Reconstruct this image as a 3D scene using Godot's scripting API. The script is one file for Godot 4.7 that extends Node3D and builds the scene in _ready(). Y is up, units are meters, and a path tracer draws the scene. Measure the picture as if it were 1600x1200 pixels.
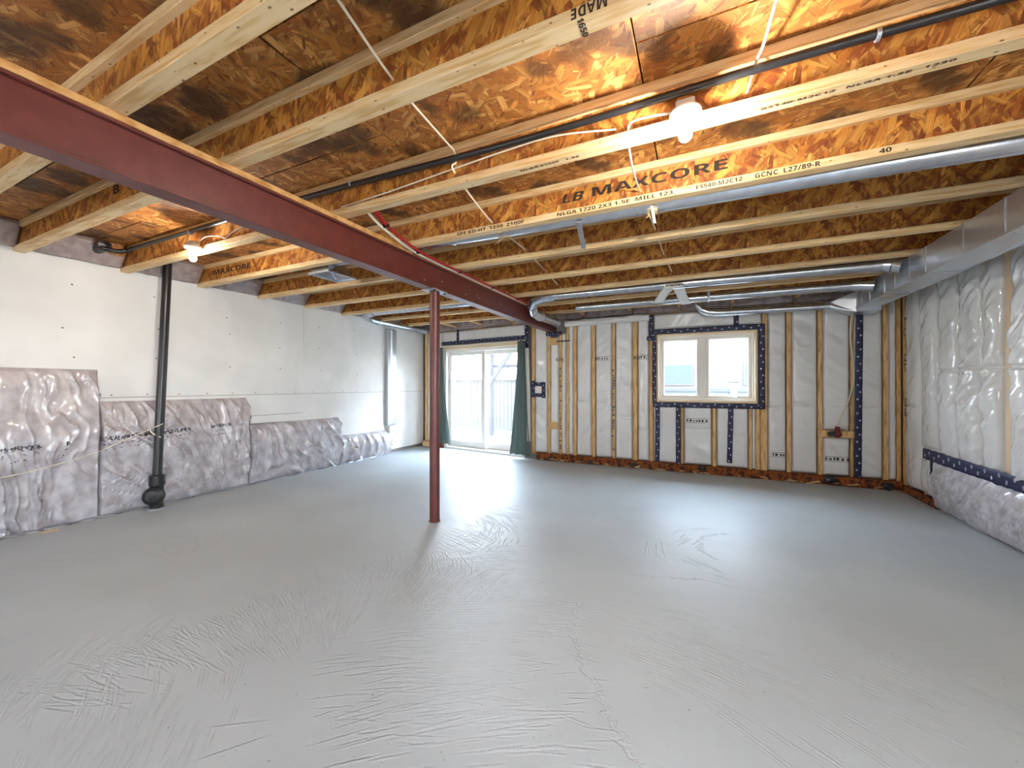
extends Node3D
# An unfinished basement: steel beam and post, I-joists overhead, insulated stud walls, concrete floor.

var M := {}
var rng := RandomNumberGenerator.new()
var fold := FastNoiseLite.new()
var soft := FastNoiseLite.new()
var taken := {}

# ---------------------------------------------------------------- mesh builder
class MB:
	var v := PackedVector3Array()
	var n := PackedVector3Array()
	var t := PackedVector2Array()
	func tri(a: Vector3, b: Vector3, c: Vector3, na: Vector3, nb: Vector3, nc: Vector3, ta := Vector2.ZERO, tb := Vector2.ZERO, tc := Vector2.ZERO) -> void:
		if (b - a).cross(c - a).dot(na + nb + nc) > 0.0:
			v.append_array([a, c, b]); n.append_array([na, nc, nb]); t.append_array([ta, tc, tb])
		else:
			v.append_array([a, b, c]); n.append_array([na, nb, nc]); t.append_array([ta, tb, tc])
	func flat(p: Array, out: Vector3, uv: Array = []) -> void:
		var a: Vector3 = p[0]
		for k in range(1, p.size() - 1):
			var b: Vector3 = p[k]
			var c: Vector3 = p[k + 1]
			var nn := (b - a).cross(c - a)
			if nn.length() < 1e-12:
				continue
			nn = nn.normalized()
			if nn.dot(out) < 0.0:
				nn = -nn
			if uv.size():
				tri(a, b, c, nn, nn, nn, uv[0], uv[k], uv[k + 1])
			else:
				tri(a, b, c, nn, nn, nn)
	func box(lo: Vector3, hi: Vector3, bev := 0.0, xf := Transform3D.IDENTITY) -> void:
		var ce := (lo + hi) * 0.5
		var h := (hi - lo).abs() * 0.5
		var b := minf(bev, minf(h.x, minf(h.y, h.z)) * 0.9)
		for ax in 3:
			var u := (ax + 1) % 3
			var w := (ax + 2) % 3
			for s: float in [-1.0, 1.0]:
				var q := []
				for c: Array in [[-1, -1], [1, -1], [1, 1], [-1, 1]]:
					var p := Vector3.ZERO
					p[ax] = s * h[ax]
					p[u] = c[0] * (h[u] - b)
					p[w] = c[1] * (h[w] - b)
					q.append(xf * (ce + p))
				var o := Vector3.ZERO
				o[ax] = s
				flat(q, xf.basis * o)
		if b <= 0.0:
			return
		for ax in 3:
			var u := (ax + 1) % 3
			var w := (ax + 2) % 3
			for su: float in [-1.0, 1.0]:
				for sw: float in [-1.0, 1.0]:
					var q := []
					for c: Array in [[-1, 0], [1, 0], [1, 1], [-1, 1]]:
						var p := Vector3.ZERO
						p[ax] = c[0] * (h[ax] - b)
						p[u] = su * (h[u] - (b if c[1] == 1 else 0.0))
						p[w] = sw * (h[w] - (b if c[1] == 0 else 0.0))
						q.append(xf * (ce + p))
					var o := Vector3.ZERO
					o[u] = su
					o[w] = sw
					flat(q, xf.basis * o)
	func sweep(pts: Array, r, sides := 12, cap := true, squash := 1.0) -> void:
		var rings := []
		var up := Vector3.UP
		for k in pts.size():
			var d: Vector3 = (pts[mini(k + 1, pts.size() - 1)] - pts[maxi(k - 1, 0)])
			d = d.normalized()
			if absf(d.dot(up)) > 0.97:
				up = Vector3(1, 0, 0) if absf(d.x) < 0.8 else Vector3(0, 0, 1)
			var x := up.cross(d).normalized()
			var y := d.cross(x).normalized()
			up = y
			var rr: float = r[k] if r is Array else r
			var ring := []
			for j in sides:
				var a := TAU * j / sides
				var o := x * cos(a) + y * sin(a) * squash
				ring.append([pts[k] + o * rr, (x * cos(a) * squash + y * sin(a)).normalized()])
			rings.append(ring)
		for k in rings.size() - 1:
			for j in sides:
				var i := (j + 1) % sides
				var a: Array = rings[k][j]
				var b: Array = rings[k][i]
				var c: Array = rings[k + 1][i]
				var e: Array = rings[k + 1][j]
				tri(a[0], b[0], c[0], a[1], b[1], c[1])
				tri(a[0], c[0], e[0], a[1], c[1], e[1])
		if cap:
			for e: int in [0, rings.size() - 1]:
				var q := []
				for j in sides:
					q.append(rings[e][j][0])
				var d: Vector3 = pts[0] - pts[1] if e == 0 else pts[-1] - pts[-2]
				flat(q, d)
	# profile: [radius, height] pairs turned round the y axis of xf
	func lathe(profile: Array, xf: Transform3D, sides := 24) -> void:
		for k in profile.size() - 1:
			var a: Array = profile[k]
			var b: Array = profile[k + 1]
			var d := Vector2(b[0] - a[0], b[1] - a[1])
			if d.length() < 1e-7:
				continue
			var nn := Vector2(d.y, -d.x).normalized()
			for j in sides:
				var q := []
				var m := []
				for c: Array in [[a, j], [b, j], [b, j + 1], [a, j + 1]]:
					var g: float = TAU * c[1] / sides
					q.append(xf * Vector3(c[0][0] * cos(g), c[0][1], c[0][0] * sin(g)))
					m.append((xf.basis * Vector3(nn.x * cos(g), nn.y, nn.x * sin(g))).normalized())
				tri(q[0], q[1], q[2], m[0], m[1], m[2])
				tri(q[0], q[2], q[3], m[0], m[2], m[3])
	# a grid of points p[i][j], smooth, facing out
	func grid(p: Array, out: Vector3, uv: Array = []) -> void:
		var nu := p.size()
		var nv: int = p[0].size()
		var ns := []
		for i in nu:
			var col := PackedVector3Array()
			for j in nv:
				var du: Vector3 = p[mini(i + 1, nu - 1)][j] - p[maxi(i - 1, 0)][j]
				var dv: Vector3 = p[i][mini(j + 1, nv - 1)] - p[i][maxi(j - 1, 0)]
				var nn := du.cross(dv).normalized()
				col.append(nn if nn.dot(out) >= 0.0 else -nn)
			ns.append(col)
		for i in nu - 1:
			for j in nv - 1:
				var ua := Vector2.ZERO
				var ub := ua
				var uc := ua
				var ud := ua
				if uv.size():
					ua = uv[i][j]; ub = uv[i + 1][j]; uc = uv[i + 1][j + 1]; ud = uv[i][j + 1]
				tri(p[i][j], p[i + 1][j], p[i + 1][j + 1], ns[i][j], ns[i + 1][j], ns[i + 1][j + 1], ua, ub, uc)
				tri(p[i][j], p[i + 1][j + 1], p[i][j + 1], ns[i][j], ns[i + 1][j + 1], ns[i][j + 1], ua, uc, ud)
	# a flat outline (x, y) with a thickness along z, set by xf
	func prism(poly: PackedVector2Array, depth: float, xf := Transform3D.IDENTITY) -> void:
		var idx := Geometry2D.triangulate_polygon(poly)
		for k in range(0, idx.size(), 3):
			for s: float in [0.0, depth]:
				var q := []
				for e in 3:
					var c := poly[idx[k + e]]
					q.append(xf * Vector3(c.x, c.y, s))
				flat(q, xf.basis * Vector3(0, 0, 1 if s > 0 else -1))
		var turn := 0.0
		for k in poly.size():
			turn += poly[k].cross(poly[(k + 1) % poly.size()])
		for k in poly.size():
			var a := poly[k]
			var b := poly[(k + 1) % poly.size()]
			var o := Vector3(b.y - a.y, a.x - b.x, 0) * signf(turn)
			flat([xf * Vector3(a.x, a.y, 0), xf * Vector3(b.x, b.y, 0), xf * Vector3(b.x, b.y, depth), xf * Vector3(a.x, a.y, depth)], xf.basis * o)
	func mesh() -> ArrayMesh:
		var arr := []
		arr.resize(Mesh.ARRAY_MAX)
		arr[Mesh.ARRAY_VERTEX] = v
		arr[Mesh.ARRAY_NORMAL] = n
		arr[Mesh.ARRAY_TEX_UV] = t
		var m := ArrayMesh.new()
		m.add_surface_from_arrays(Mesh.PRIMITIVE_TRIANGLES, arr)
		return m

# ---------------------------------------------------------------- scene helpers
func numbered(called: String) -> String:
	var k: int = taken.get(called, 0)
	taken[called] = k + 1
	return called if k == 0 else "%s_%03d" % [called, k]

func tag(o: Node, label: String, category: String, group := "") -> Node:
	if label != "": o.set_meta("label", label)
	if category != "": o.set_meta("category", category)
	if group != "": o.set_meta("group", group)
	return o

func put(b, called: String, m: Material, parent: Node = null, label := "") -> MeshInstance3D:
	var o := MeshInstance3D.new()
	o.mesh = b.mesh() if b is MB else b
	o.material_override = m
	if parent == null:
		o.name = numbered(called)
		add_child(o, true)
	else:
		o.name = called
		parent.add_child(o, true)
	if label != "": o.set_meta("label", label)
	return o

func thing(called: String, label: String, category: String, at := Vector3.ZERO, group := "") -> Node3D:
	var o := Node3D.new()
	o.name = numbered(called)
	o.position = at
	add_child(o, true)
	tag(o, label, category, group)
	return o

func setting(called: String, label: String, category: String) -> Node3D:
	var o := thing(called, label, category)
	o.set_meta("kind", "structure")
	return o

func bx(lo: Vector3, hi: Vector3, bev := 0.0) -> MB:
	var b := MB.new()
	b.box(lo, hi, bev)
	return b

func smooth_path(p: Array, per := 8) -> Array:
	var c := Curve3D.new()
	for k in p.size():
		var a: Vector3 = p[maxi(k - 1, 0)]
		var d: Vector3 = p[mini(k + 1, p.size() - 1)]
		var tan := (d - a) / 6.0
		c.add_point(p[k], -tan, tan)
	var out := []
	for k in p.size() - 1:
		for j in per:
			out.append(c.sample(k, float(j) / per))
	out.append(p[-1])
	return out

func tube(p: Array, r: float, sides := 8, curved := true) -> MB:
	var b := MB.new()
	b.sweep(smooth_path(p) if curved else p, r, sides)
	return b

func lettering(parent: Node, text: String, height: float, width: float, at: Vector3, basis: Basis, m: Material, font := "Droid Sans") -> void:
	var tm := TextMesh.new()
	var f := SystemFont.new()
	f.font_names = PackedStringArray([font])
	f.font_weight = 700
	tm.font = f
	tm.text = text
	tm.font_size = 48
	tm.pixel_size = height / (48.0 * 0.72)
	tm.depth = 0.0012
	var o := MeshInstance3D.new()
	o.mesh = tm
	o.material_override = m
	o.name = "lettering"
	var w := tm.get_aabb().size.x
	var k := width / w if width > 0.0 and w > 0.001 else 1.0
	o.transform = Transform3D(basis * Basis.from_scale(Vector3(k, 1, 1)), at)
	parent.add_child(o, true)

# the wall with the patio door runs a little back towards the left corner
func back(x: float, out := 0.0) -> float:
	return -6.7 + out - 0.146 * maxf(0.0, -2.75 - x)

func wbox(b: MB, x0: float, x1: float, y0: float, y1: float, z0: float, z1: float, bev := 0.004) -> void:
	var s := 0.146 if (x0 + x1) * 0.5 < -2.75 else 0.0
	var xf := Transform3D(Basis(Vector3(1, 0, s), Vector3(0, 1, 0), Vector3(0, 0, 1)), Vector3(0, 0, 0.146 * 2.75 if s > 0.0 else 0.0))
	b.box(Vector3(x0, y0, -6.7 + z0), Vector3(x1, y1, -6.7 + z1), bev, xf)

# ---------------------------------------------------------------- materials
func mat(c: Color, rough := 0.6, metal := 0.0) -> StandardMaterial3D:
	var m := StandardMaterial3D.new()
	m.albedo_color = c
	m.roughness = rough
	m.metallic = metal
	return m

func world_tex(m: StandardMaterial3D, img: Image, metres: float, bump: Image = null, cm := 0.1) -> StandardMaterial3D:
	m.uv1_triplanar = true
	m.uv1_world_triplanar = true
	m.uv1_scale = Vector3.ONE / metres
	if img:
		m.albedo_texture = ImageTexture.create_from_image(img)
	if bump:
		m.heightmap_enabled = true
		m.heightmap_texture = ImageTexture.create_from_image(bump)
		m.heightmap_scale = cm
	return m

func noise_img(w: int, h: int, freq: float, sd: int, octaves := 3, seam := true) -> Image:
	var f := FastNoiseLite.new()
	f.seed = sd
	f.frequency = freq
	f.fractal_octaves = octaves
	return f.get_seamless_image(w, h) if seam else f.get_image(w, h)

func tinted(src: Image, ramp: Array) -> Image:
	var w := src.get_width()
	var h := src.get_height()
	var out := Image.create_empty(w, h, false, Image.FORMAT_RGBA8)
	var g := Gradient.new()
	g.offsets = PackedFloat32Array(ramp.map(func(e): return e[0]))
	g.colors = PackedColorArray(ramp.map(func(e): return e[1]))
	for y in h:
		for x in w:
			out.set_pixel(x, y, g.sample(src.get_pixel(x, y).r))
	return out

func c8(r: float, g: float, b: float) -> Color:
	return Color(r / 255.0, g / 255.0, b / 255.0)

# one wood strand: a ragged sliver with grain along it
func flake(len: float, wid: float, ang: float, c: Color, height := false) -> Image:
	var s := int(len) + 8
	var im := Image.create_empty(s, s, false, Image.FORMAT_RGBA8)
	var ca := cos(ang)
	var sa := sin(ang)
	var ends := []
	var grain := []
	for k in int(wid) + 3:
		ends.append([rng.randf_range(0, 0.22) * len, rng.randf_range(0, 0.22) * len])
		grain.append(rng.randf_range(0.86, 1.1))
	for y in s:
		for x in s:
			var u := (x - s * 0.5) * ca + (y - s * 0.5) * sa
			var w := -(x - s * 0.5) * sa + (y - s * 0.5) * ca + wid * 0.5
			if w < 0.0 or w > wid:
				continue
			var e: Array = ends[int(w)]
			if u < -len * 0.5 + e[0] or u > len * 0.5 - e[1]:
				continue
			var k: float = grain[int(w)]
			var edge := minf(w, wid - w)
			if edge < 1.0:
				k *= 0.62 if w < 1.0 else 0.85
			im.set_pixel(x, y, Color(c.r * k, c.g * k, c.b * k, 0.96))
	return im

func scatter(im: Image, stamp: Image, px: int, py: int) -> void:
	var s := im.get_width()
	var w := stamp.get_width()
	for dx: int in [0, -s]:
		for dy: int in [0, -s]:
			if px + dx + w > 0 and py + dy + w > 0 and px + dx < s and py + dy < s:
				im.blend_rect(stamp, Rect2i(0, 0, w, w), Vector2i(px + dx, py + dy))

func osb(sd: int, base: Color, palette: Array, count: int, big: Vector2, bias: float, spread: float) -> Image:
	rng.seed = sd
	var s := 1024
	var im := Image.create_empty(s, s, false, Image.FORMAT_RGBA8)
	im.fill(base)
	var stamps := []
	for k in 72:
		var c: Color = palette[rng.randi() % palette.size()]
		var j := rng.randf_range(0.86, 1.12)
		var ln := rng.randf_range(big.x, big.y)
		if k % 3 == 0:
			ln *= 0.45
		stamps.append(flake(ln, ln * rng.randf_range(0.1, 0.36), bias + rng.randf_range(-spread, spread), Color(c.r * j, c.g * j, c.b * j)))
	for k in count:
		scatter(im, stamps[rng.randi() % stamps.size()], rng.randi() % s, rng.randi() % s)
	return im

func wood(sd: int, light: Color, dark: Color, knots: int) -> Image:
	var src := noise_img(96, 256, 0.035, sd, 4)
	src.resize(768, 256, Image.INTERPOLATE_CUBIC)
	var im := tinted(src, [[0.2, dark], [0.5, light.lerp(dark, 0.25)], [0.75, light]])
	rng.seed = sd
	for k in knots:
		var st := Image.create_empty(20, 20, false, Image.FORMAT_RGBA8)
		var rx := rng.randf_range(3, 7)
		for y in 20:
			for x in 20:
				var d := Vector2((x - 10) / rx, (y - 10) / (rx * 0.6)).length()
				if d < 1.0:
					st.set_pixel(x, y, Color(0.2, 0.1, 0.04, 0.75 * (1.0 - d * d)))
		im.blend_rect(st, Rect2i(0, 0, 20, 20), Vector2i(rng.randi() % 748, rng.randi() % 236))
	return im

func make_materials() -> void:
	fold.seed = 11
	fold.frequency = 1.0
	fold.fractal_type = FastNoiseLite.FRACTAL_RIDGED
	fold.fractal_octaves = 2
	soft.seed = 5
	soft.frequency = 1.0
	soft.fractal_octaves = 3
	var web := osb(3, c8(150, 86, 30), [c8(204, 142, 62), c8(186, 120, 46), c8(170, 102, 38), c8(150, 82, 28), c8(212, 156, 80), c8(132, 66, 24), c8(192, 126, 50)], 3400, Vector2(44, 108), PI / 2, 1.05)
	var deck := osb(8, c8(156, 96, 40), [c8(200, 140, 68), c8(184, 122, 54), c8(170, 106, 44), c8(152, 90, 36), c8(210, 156, 86), c8(130, 72, 30), c8(190, 126, 58)], 3800, Vector2(40, 92), 0.2, 1.5)
	# damp stains on the deck boards
	var st := tinted(noise_img(256, 256, 0.012, 21, 3), [[0.0, Color(0.12, 0.06, 0.02, 0.0)], [0.55, Color(0.12, 0.06, 0.02, 0.0)], [0.68, Color(0.1, 0.05, 0.02, 0.4)], [0.8, Color(0.08, 0.04, 0.02, 0.5)], [1.0, Color(0.05, 0.03, 0.01, 0.55)]])
	st.resize(1024, 1024, Image.INTERPOLATE_CUBIC)
	deck.blend_rect(st, Rect2i(0, 0, 1024, 1024), Vector2i.ZERO)
	var rough_board := noise_img(512, 512, 0.06, 4, 4)
	M.web = world_tex(mat(Color.WHITE, 0.62), web, 1.5, rough_board, 0.12)
	M.deck = world_tex(mat(Color.WHITE, 0.66), deck, 1.7, rough_board, 0.12)
	var grain := wood(31, c8(226, 197, 150), c8(206, 165, 108), 16)
	var grain_up: Image = wood(32, c8(226, 188, 132), c8(190, 142, 80), 20)
	grain_up.rotate_90(CLOCKWISE)
	M.flange = world_tex(mat(Color.WHITE, 0.55), grain, 1.1)
	M.flange.uv1_scale = Vector3(0.9, 3.2, 3.2)
	M.stud = world_tex(mat(Color.WHITE, 0.6), grain_up, 1.0)
	M.stud.uv1_scale = Vector3(3.5, 0.9, 3.5)
	M.nailer = world_tex(mat(c8(240, 225, 205), 0.6), grain_up, 1.0)
	M.nailer.uv1_scale = Vector3(3.2, 3.2, 0.9)
	M.old_wood = world_tex(mat(c8(190, 150, 105), 0.8), tinted(noise_img(256, 256, 0.02, 77, 4), [[0.2, c8(70, 36, 18)], [0.45, c8(150, 92, 40)], [0.62, c8(206, 148, 70)], [0.8, c8(110, 58, 26)]]), 0.8)
	M.steel = world_tex(mat(c8(106, 46, 39), 0.4), tinted(noise_img(128, 128, 0.03, 9, 4), [[0.2, c8(226, 214, 214)], [0.8, Color.WHITE]]), 0.6)
	M.steel.metallic_specular = 0.6
	M.zinc = world_tex(mat(c8(212, 218, 226), 0.22, 0.92), tinted(noise_img(128, 128, 0.03, 13, 3), [[0.2, c8(232, 234, 238)], [0.8, Color.WHITE]]), 0.5)
	M.zinc_flat = mat(c8(210, 215, 222), 0.29, 0.87)
	M.zinc_dull = mat(c8(180, 186, 194), 0.45, 0.7)
	M.abs = mat(c8(22, 23, 26), 0.32)
	M.abs.clearcoat_enabled = true
	M.abs.clearcoat = 0.3
	M.red_pipe = mat(c8(170, 24, 30), 0.35)
	M.white_pipe = mat(c8(232, 226, 208), 0.45)
	M.cable = mat(c8(236, 226, 206), 0.5)
	M.grey_cable = mat(c8(150, 130, 120), 0.5)
	M.black = mat(c8(16, 16, 18), 0.6)
	M.ink = mat(c8(48, 34, 24), 0.8)
	M.ink_faded = mat(c8(78, 56, 38), 0.8)
	M.porcelain = mat(c8(222, 221, 216), 0.25)
	M.vinyl = mat(c8(236, 232, 226), 0.4)
	M.jamb = mat(c8(226, 204, 170), 0.6)
	M.pale_stud = mat(c8(222, 196, 162), 0.6)
	M.card = mat(c8(206, 168, 116), 0.85)
	M.paper = mat(c8(214, 184, 140), 0.85)
	M.fabric = mat(c8(236, 234, 228), 0.8)
	M.clip = mat(c8(28, 22, 22), 0.5)
	# drywall: paper face with hardly any relief
	M.drywall = world_tex(mat(c8(246, 245, 241), 0.75), tinted(noise_img(128, 128, 0.02, 41, 3), [[0.2, c8(246, 246, 246)], [0.8, Color.WHITE]]), 2.0)
	M.concrete = mat(c8(150, 148, 144), 0.9)
	# white poly over batts
	var crumple := noise_img(512, 512, 0.018, 61, 4)
	M.poly = world_tex(mat(c8(230, 231, 230), 0.5), null, 0.9, crumple, 0.35)
	M.poly.clearcoat_enabled = true
	M.poly.clearcoat = 0.75
	M.poly.clearcoat_roughness = 0.14
	M.poly_side = M.poly.duplicate()
	M.poly_side.uv1_scale = Vector3.ONE / 0.8
	M.poly_side.clearcoat = 1.0
	M.poly_side.clearcoat_roughness = 0.09
	var wool := tinted(noise_img(256, 256, 0.03, 52, 5), [[0.2, c8(172, 165, 169)], [0.42, c8(190, 185, 189)], [0.58, c8(200, 196, 200)], [0.8, c8(214, 211, 215)]])
	M.wool = world_tex(mat(Color.WHITE, 0.6), wool, 0.9, crumple, 0.4)
	M.wool.clearcoat_enabled = true
	M.wool.clearcoat = 0.9
	M.wool.clearcoat_roughness = 0.12
	M.rim_wool = world_tex(mat(c8(214, 200, 192), 0.6), wool, 0.8, crumple, 0.6)
	M.rim_wool.clearcoat_enabled = true
	M.rim_wool.clearcoat = 0.7
	M.rim_wool.clearcoat_roughness = 0.2
	# blanket along the left wall, with its rows of worn print
	var bl := wool.duplicate()
	bl.resize(256, 256)
	var big := Image.create_empty(2048, 512, false, Image.FORMAT_RGBA8)
	wool.resize(512, 512, Image.INTERPOLATE_CUBIC)
	for k in 4:
		big.blit_rect(wool, Rect2i(0, 0, 512, 512), Vector2i(512 * k, 0))
	var warm := Image.create_empty(2048, 512, false, Image.FORMAT_RGBA8)
	warm.fill(Color(0.72, 0.62, 0.55, 0.18))
	big.blend_rect(warm, Rect2i(0, 0, 900, 230), Vector2i.ZERO)
	rng.seed = 99
	# worn black print, two lines of unreadable script and one of small type
	var row := 252
	var x := 6
	while x < 800:
		if rng.randf() < 0.1:
			x += 50 + rng.randi() % 40
			continue
		var wd := 9 + rng.randi() % 9
		var y := row - int(x * 0.03)
		for g in 7:
			big.fill_rect(Rect2i(x + rng.randi() % wd, y + rng.randi() % 14, 3 + rng.randi() % 4, 3), Color(0.08, 0.07, 0.09))
			if g < 3:
				big.fill_rect(Rect2i(x + rng.randi() % wd, y + rng.randi() % 5, 3, 6 + rng.randi() % 6), Color(0.08, 0.07, 0.09))
			if rng.randf() < 0.4:
				big.fill_rect(Rect2i(x + rng.randi() % wd - 4, y + 24 + rng.randi() % 6, 4, 2), Color(0.15, 0.13, 0.15))
			if rng.randf() < 0.3:
				big.fill_rect(Rect2i(x + rng.randi() % wd - 9, y + 42 + rng.randi() % 5, 4, 2), Color(0.2, 0.18, 0.2))
		x += wd + 5
	M.blanket = mat(Color.WHITE, 0.33)
	M.blanket.metallic_specular = 0.8
	M.blanket.albedo_texture = ImageTexture.create_from_image(big)
	M.blanket.clearcoat_enabled = true
	M.blanket.clearcoat = 1.0
	M.blanket.clearcoat_roughness = 0.08
	# navy tape with its pale rings and marks
	var tp := Image.create_empty(64, 512, false, Image.FORMAT_RGBA8)
	tp.fill(c8(20, 27, 66))
	for k in 6:
		var cx := 22 if k % 2 == 0 else 44
		var cy := 40 + 85 * k
		for yy in range(-12, 13):
			for xx in range(-12, 13):
				var d := Vector2(xx, yy * 0.85).length()
				if d < 9.5 and (d > 4.0 or k % 3 == 0):
					tp.set_pixel(cx + xx, cy + yy, c8(206, 210, 224))
	M.tape = mat(Color.WHITE, 0.5)
	M.tape.albedo_texture = ImageTexture.create_from_image(tp)
	M.tape_plain = mat(c8(20, 24, 50), 0.3)
	M.green = mat(c8(88, 100, 95), 0.85)
	M.green.backlight_enabled = true
	M.green.backlight = Color(0.14, 0.175, 0.165)
	M.glass = mat(Color(0.95, 0.98, 1.0, 0.08), 0.02)
	M.glass.transparency = BaseMaterial3D.TRANSPARENCY_ALPHA
	M.bulb = mat(Color.WHITE, 0.4)
	M.bulb.emission_enabled = true
	M.bulb.emission = Color(1.0, 0.93, 0.8)
	M.bulb.emission_energy_multiplier = 5.0
	M.outlet = mat(c8(120, 20, 24), 0.4)

# trowelled concrete: relief and tone for the slab, x -5.8..2.6, z -7.4..0.6
func make_floor_material() -> StandardMaterial3D:
	rng.seed = 2024
	var s := 2048
	var size := Vector2(8.4, 8.0)
	var org := Vector2(-5.8, -7.4)
	var h := noise_img(1024, 1024, 0.02, 70, 5, false)
	h.convert(Image.FORMAT_RGBA8)
	h.resize(s, s, Image.INTERPOLATE_CUBIC)
	var veil := Image.create_empty(s, s, false, Image.FORMAT_RGBA8)
	veil.fill(Color(0.5, 0.5, 0.5, 0.55))
	h.blend_rect(veil, Rect2i(0, 0, s, s), Vector2i.ZERO)
	var grit := tinted(noise_img(512, 512, 0.25, 72, 3, true), [[0.0, Color(0.2, 0.2, 0.2, 0.22)], [0.42, Color(0.5, 0.5, 0.5, 0.0)], [0.58, Color(0.5, 0.5, 0.5, 0.0)], [1.0, Color(0.85, 0.85, 0.85, 0.22)]])
	for i in 4:
		for j in 4:
			h.blend_rect(grit, Rect2i(0, 0, 512, 512), Vector2i(i * 512, j * 512))
	var tone := tinted(noise_img(256, 256, 0.02, 71, 5, false), [[0.15, c8(184, 190, 193)], [0.5, c8(189, 196, 199)], [0.85, c8(195, 202, 205)]])
	tone.resize(s, s, Image.INTERPOLATE_CUBIC)
	# ridges: a stamp for each of 60 directions and three lengths, a raised lip beside a scratch
	var stamps := {}
	for d in 60:
		for l in 3:
			var len: float = [26.0, 44.0, 66.0][l]
			var w := int(len) + 6
			var im := Image.create_empty(w, w, false, Image.FORMAT_RGBA8)
			var a := PI * d / 60.0
			for y in w:
				for x in w:
					var u := (x - w * 0.5) * cos(a) + (y - w * 0.5) * sin(a)
					var q := -(x - w * 0.5) * sin(a) + (y - w * 0.5) * cos(a)
					if absf(u) < len * 0.5 and absf(q) < 1.7:
						var fade := 1.0 - pow(absf(u) / (len * 0.5), 2.0)
						if q < 0.2:
							im.set_pixel(x, y, Color(1, 1, 1, 0.6 * fade))
						else:
							im.set_pixel(x, y, Color(0, 0, 0, 0.5 * fade))
			stamps[d * 3 + l] = im
	# sweeps of the trowel: [centre of turning, radius, from, to, half width of the band, strokes, turn of the stroke]
	var sweeps := [
		[Vector2(-1.3, -1.3), 1.12, 150.0, 285.0, 0.17, 520, 12.0], [Vector2(-1.3, -1.3), 0.75, 165.0, 260.0, 0.12, 150, 20.0],
		[Vector2(-0.9, -0.9), 1.75, 170.0, 250.0, 0.12, 110, -15.0], [Vector2(-1.9, -0.2), 1.0, 150.0, 230.0, 0.25, 190, 10.0],
		[Vector2(-2.3, -3.3), 0.6, 300.0, 400.0, 0.2, 110, 60.0], [Vector2(-3.2, -1.6), 0.8, 180.0, 330.0, 0.18, 120, 10.0],
		[Vector2(0.3, -3.6), 0.55, 90.0, 250.0, 0.1, 30, 90.0]]
	# patches of parallel strokes: [centre, half size, direction, strokes]
	var patches := [
		[Vector2(-1.25, -1.75), Vector2(0.42, 0.5), -26.0, 260], [Vector2(-0.75, -1.3), Vector2(0.5, 0.4), -30.0, 150], [Vector2(-0.85, -2.2), Vector2(0.3, 0.4), -16.0, 90],
		[Vector2(-0.05, -2.25), Vector2(0.34, 0.34), 14.0, 130], [Vector2(-1.95, -3.0), Vector2(0.26, 0.3), 20.0, 70], [Vector2(-1.55, -2.7), Vector2(0.3, 0.3), -20.0, 80],
		[Vector2(0.9, -2.4), Vector2(0.4, 0.3), 30.0, 40], [Vector2(0.55, -1.75), Vector2(0.5, 0.3), 40.0, 40], [Vector2(-2.1, -0.7), Vector2(0.4, 0.3), 35.0, 110]]
	var marks := []
	for sw: Array in sweeps:
		for k in sw[5]:
			var a := deg_to_rad(rng.randf_range(sw[2], sw[3]))
			var r: float = sw[1] + rng.randf_range(-sw[4], sw[4]) + 0.12 * sin(a * 5.0)
			marks.append([sw[0] + Vector2(cos(a), sin(a)) * r, a + deg_to_rad(sw[6]) + rng.randf_range(-0.2, 0.2)])
	for pa: Array in patches:
		for k in pa[3]:
			var o := Vector2(rng.randfn(0.0, 0.55) * pa[1].x, rng.randfn(0.0, 0.55) * pa[1].y)
			marks.append([pa[0] + o, deg_to_rad(pa[2]) + 0.5 * o.x + rng.randf_range(-0.12, 0.12)])
	for mk: Array in marks:
		var dir: float = mk[1]
		var uv := Vector2(cos(dir) * s / size.x, sin(dir) * s / size.y)
		var d := int(fposmod(uv.angle(), PI) / PI * 60.0) % 60
		var im: Image = stamps[d * 3 + rng.randi() % 3]
		h.blend_rect(im, Rect2i(Vector2i.ZERO, im.get_size()), Vector2i((mk[0] - org) / size * s) - im.get_size() / 2)
	# pits and grit
	for k in 2600:
		var p := Vector2i(rng.randi() % s, rng.randi() % s)
		var w := 1 + rng.randi() % 2
		h.fill_rect(Rect2i(p, Vector2i(w, 1)), Color(0.12, 0.12, 0.12))
		if k % 7 == 0:
			tone.fill_rect(Rect2i(p, Vector2i(w, 1)), c8(120, 118, 116))
	# lap lines where one pass of the screed met the next
	for ln: Array in [[Vector2(-0.72, -2.47), Vector2(-0.62, -2.05), Vector2(-0.35, -1.62), Vector2(-0.1, -1.35)], [Vector2(0.2, -4.1), Vector2(0.0, -3.9), Vector2(-0.02, -3.6), Vector2(0.1, -3.45)], [Vector2(-0.45, -2.9), Vector2(0.0, -3.05), Vector2(0.5, -3.0), Vector2(0.9, -2.9)]]:
		var c := Curve2D.new()
		for p: Vector2 in ln:
			c.add_point(p)
		for k in 400:
			var p := c.sample_baked(c.get_baked_length() * k / 400.0)
			var px := Vector2i((p + Vector2(soft.get_noise_2d(k * 0.05, 3) * 0.05, 0) - org) / size * s)
			h.fill_rect(Rect2i(px, Vector2i(2, 2)), Color(0.12, 0.12, 0.12))
			h.fill_rect(Rect2i(px + Vector2i(2, 0), Vector2i(3, 2)), Color(0.75, 0.75, 0.75))
	var m := mat(Color.WHITE, 0.46)
	m.metallic_specular = 0.55
	m.albedo_texture = ImageTexture.create_from_image(tone)
	m.heightmap_enabled = true
	m.heightmap_texture = ImageTexture.create_from_image(h)
	m.heightmap_scale = 0.62
	return m

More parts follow.
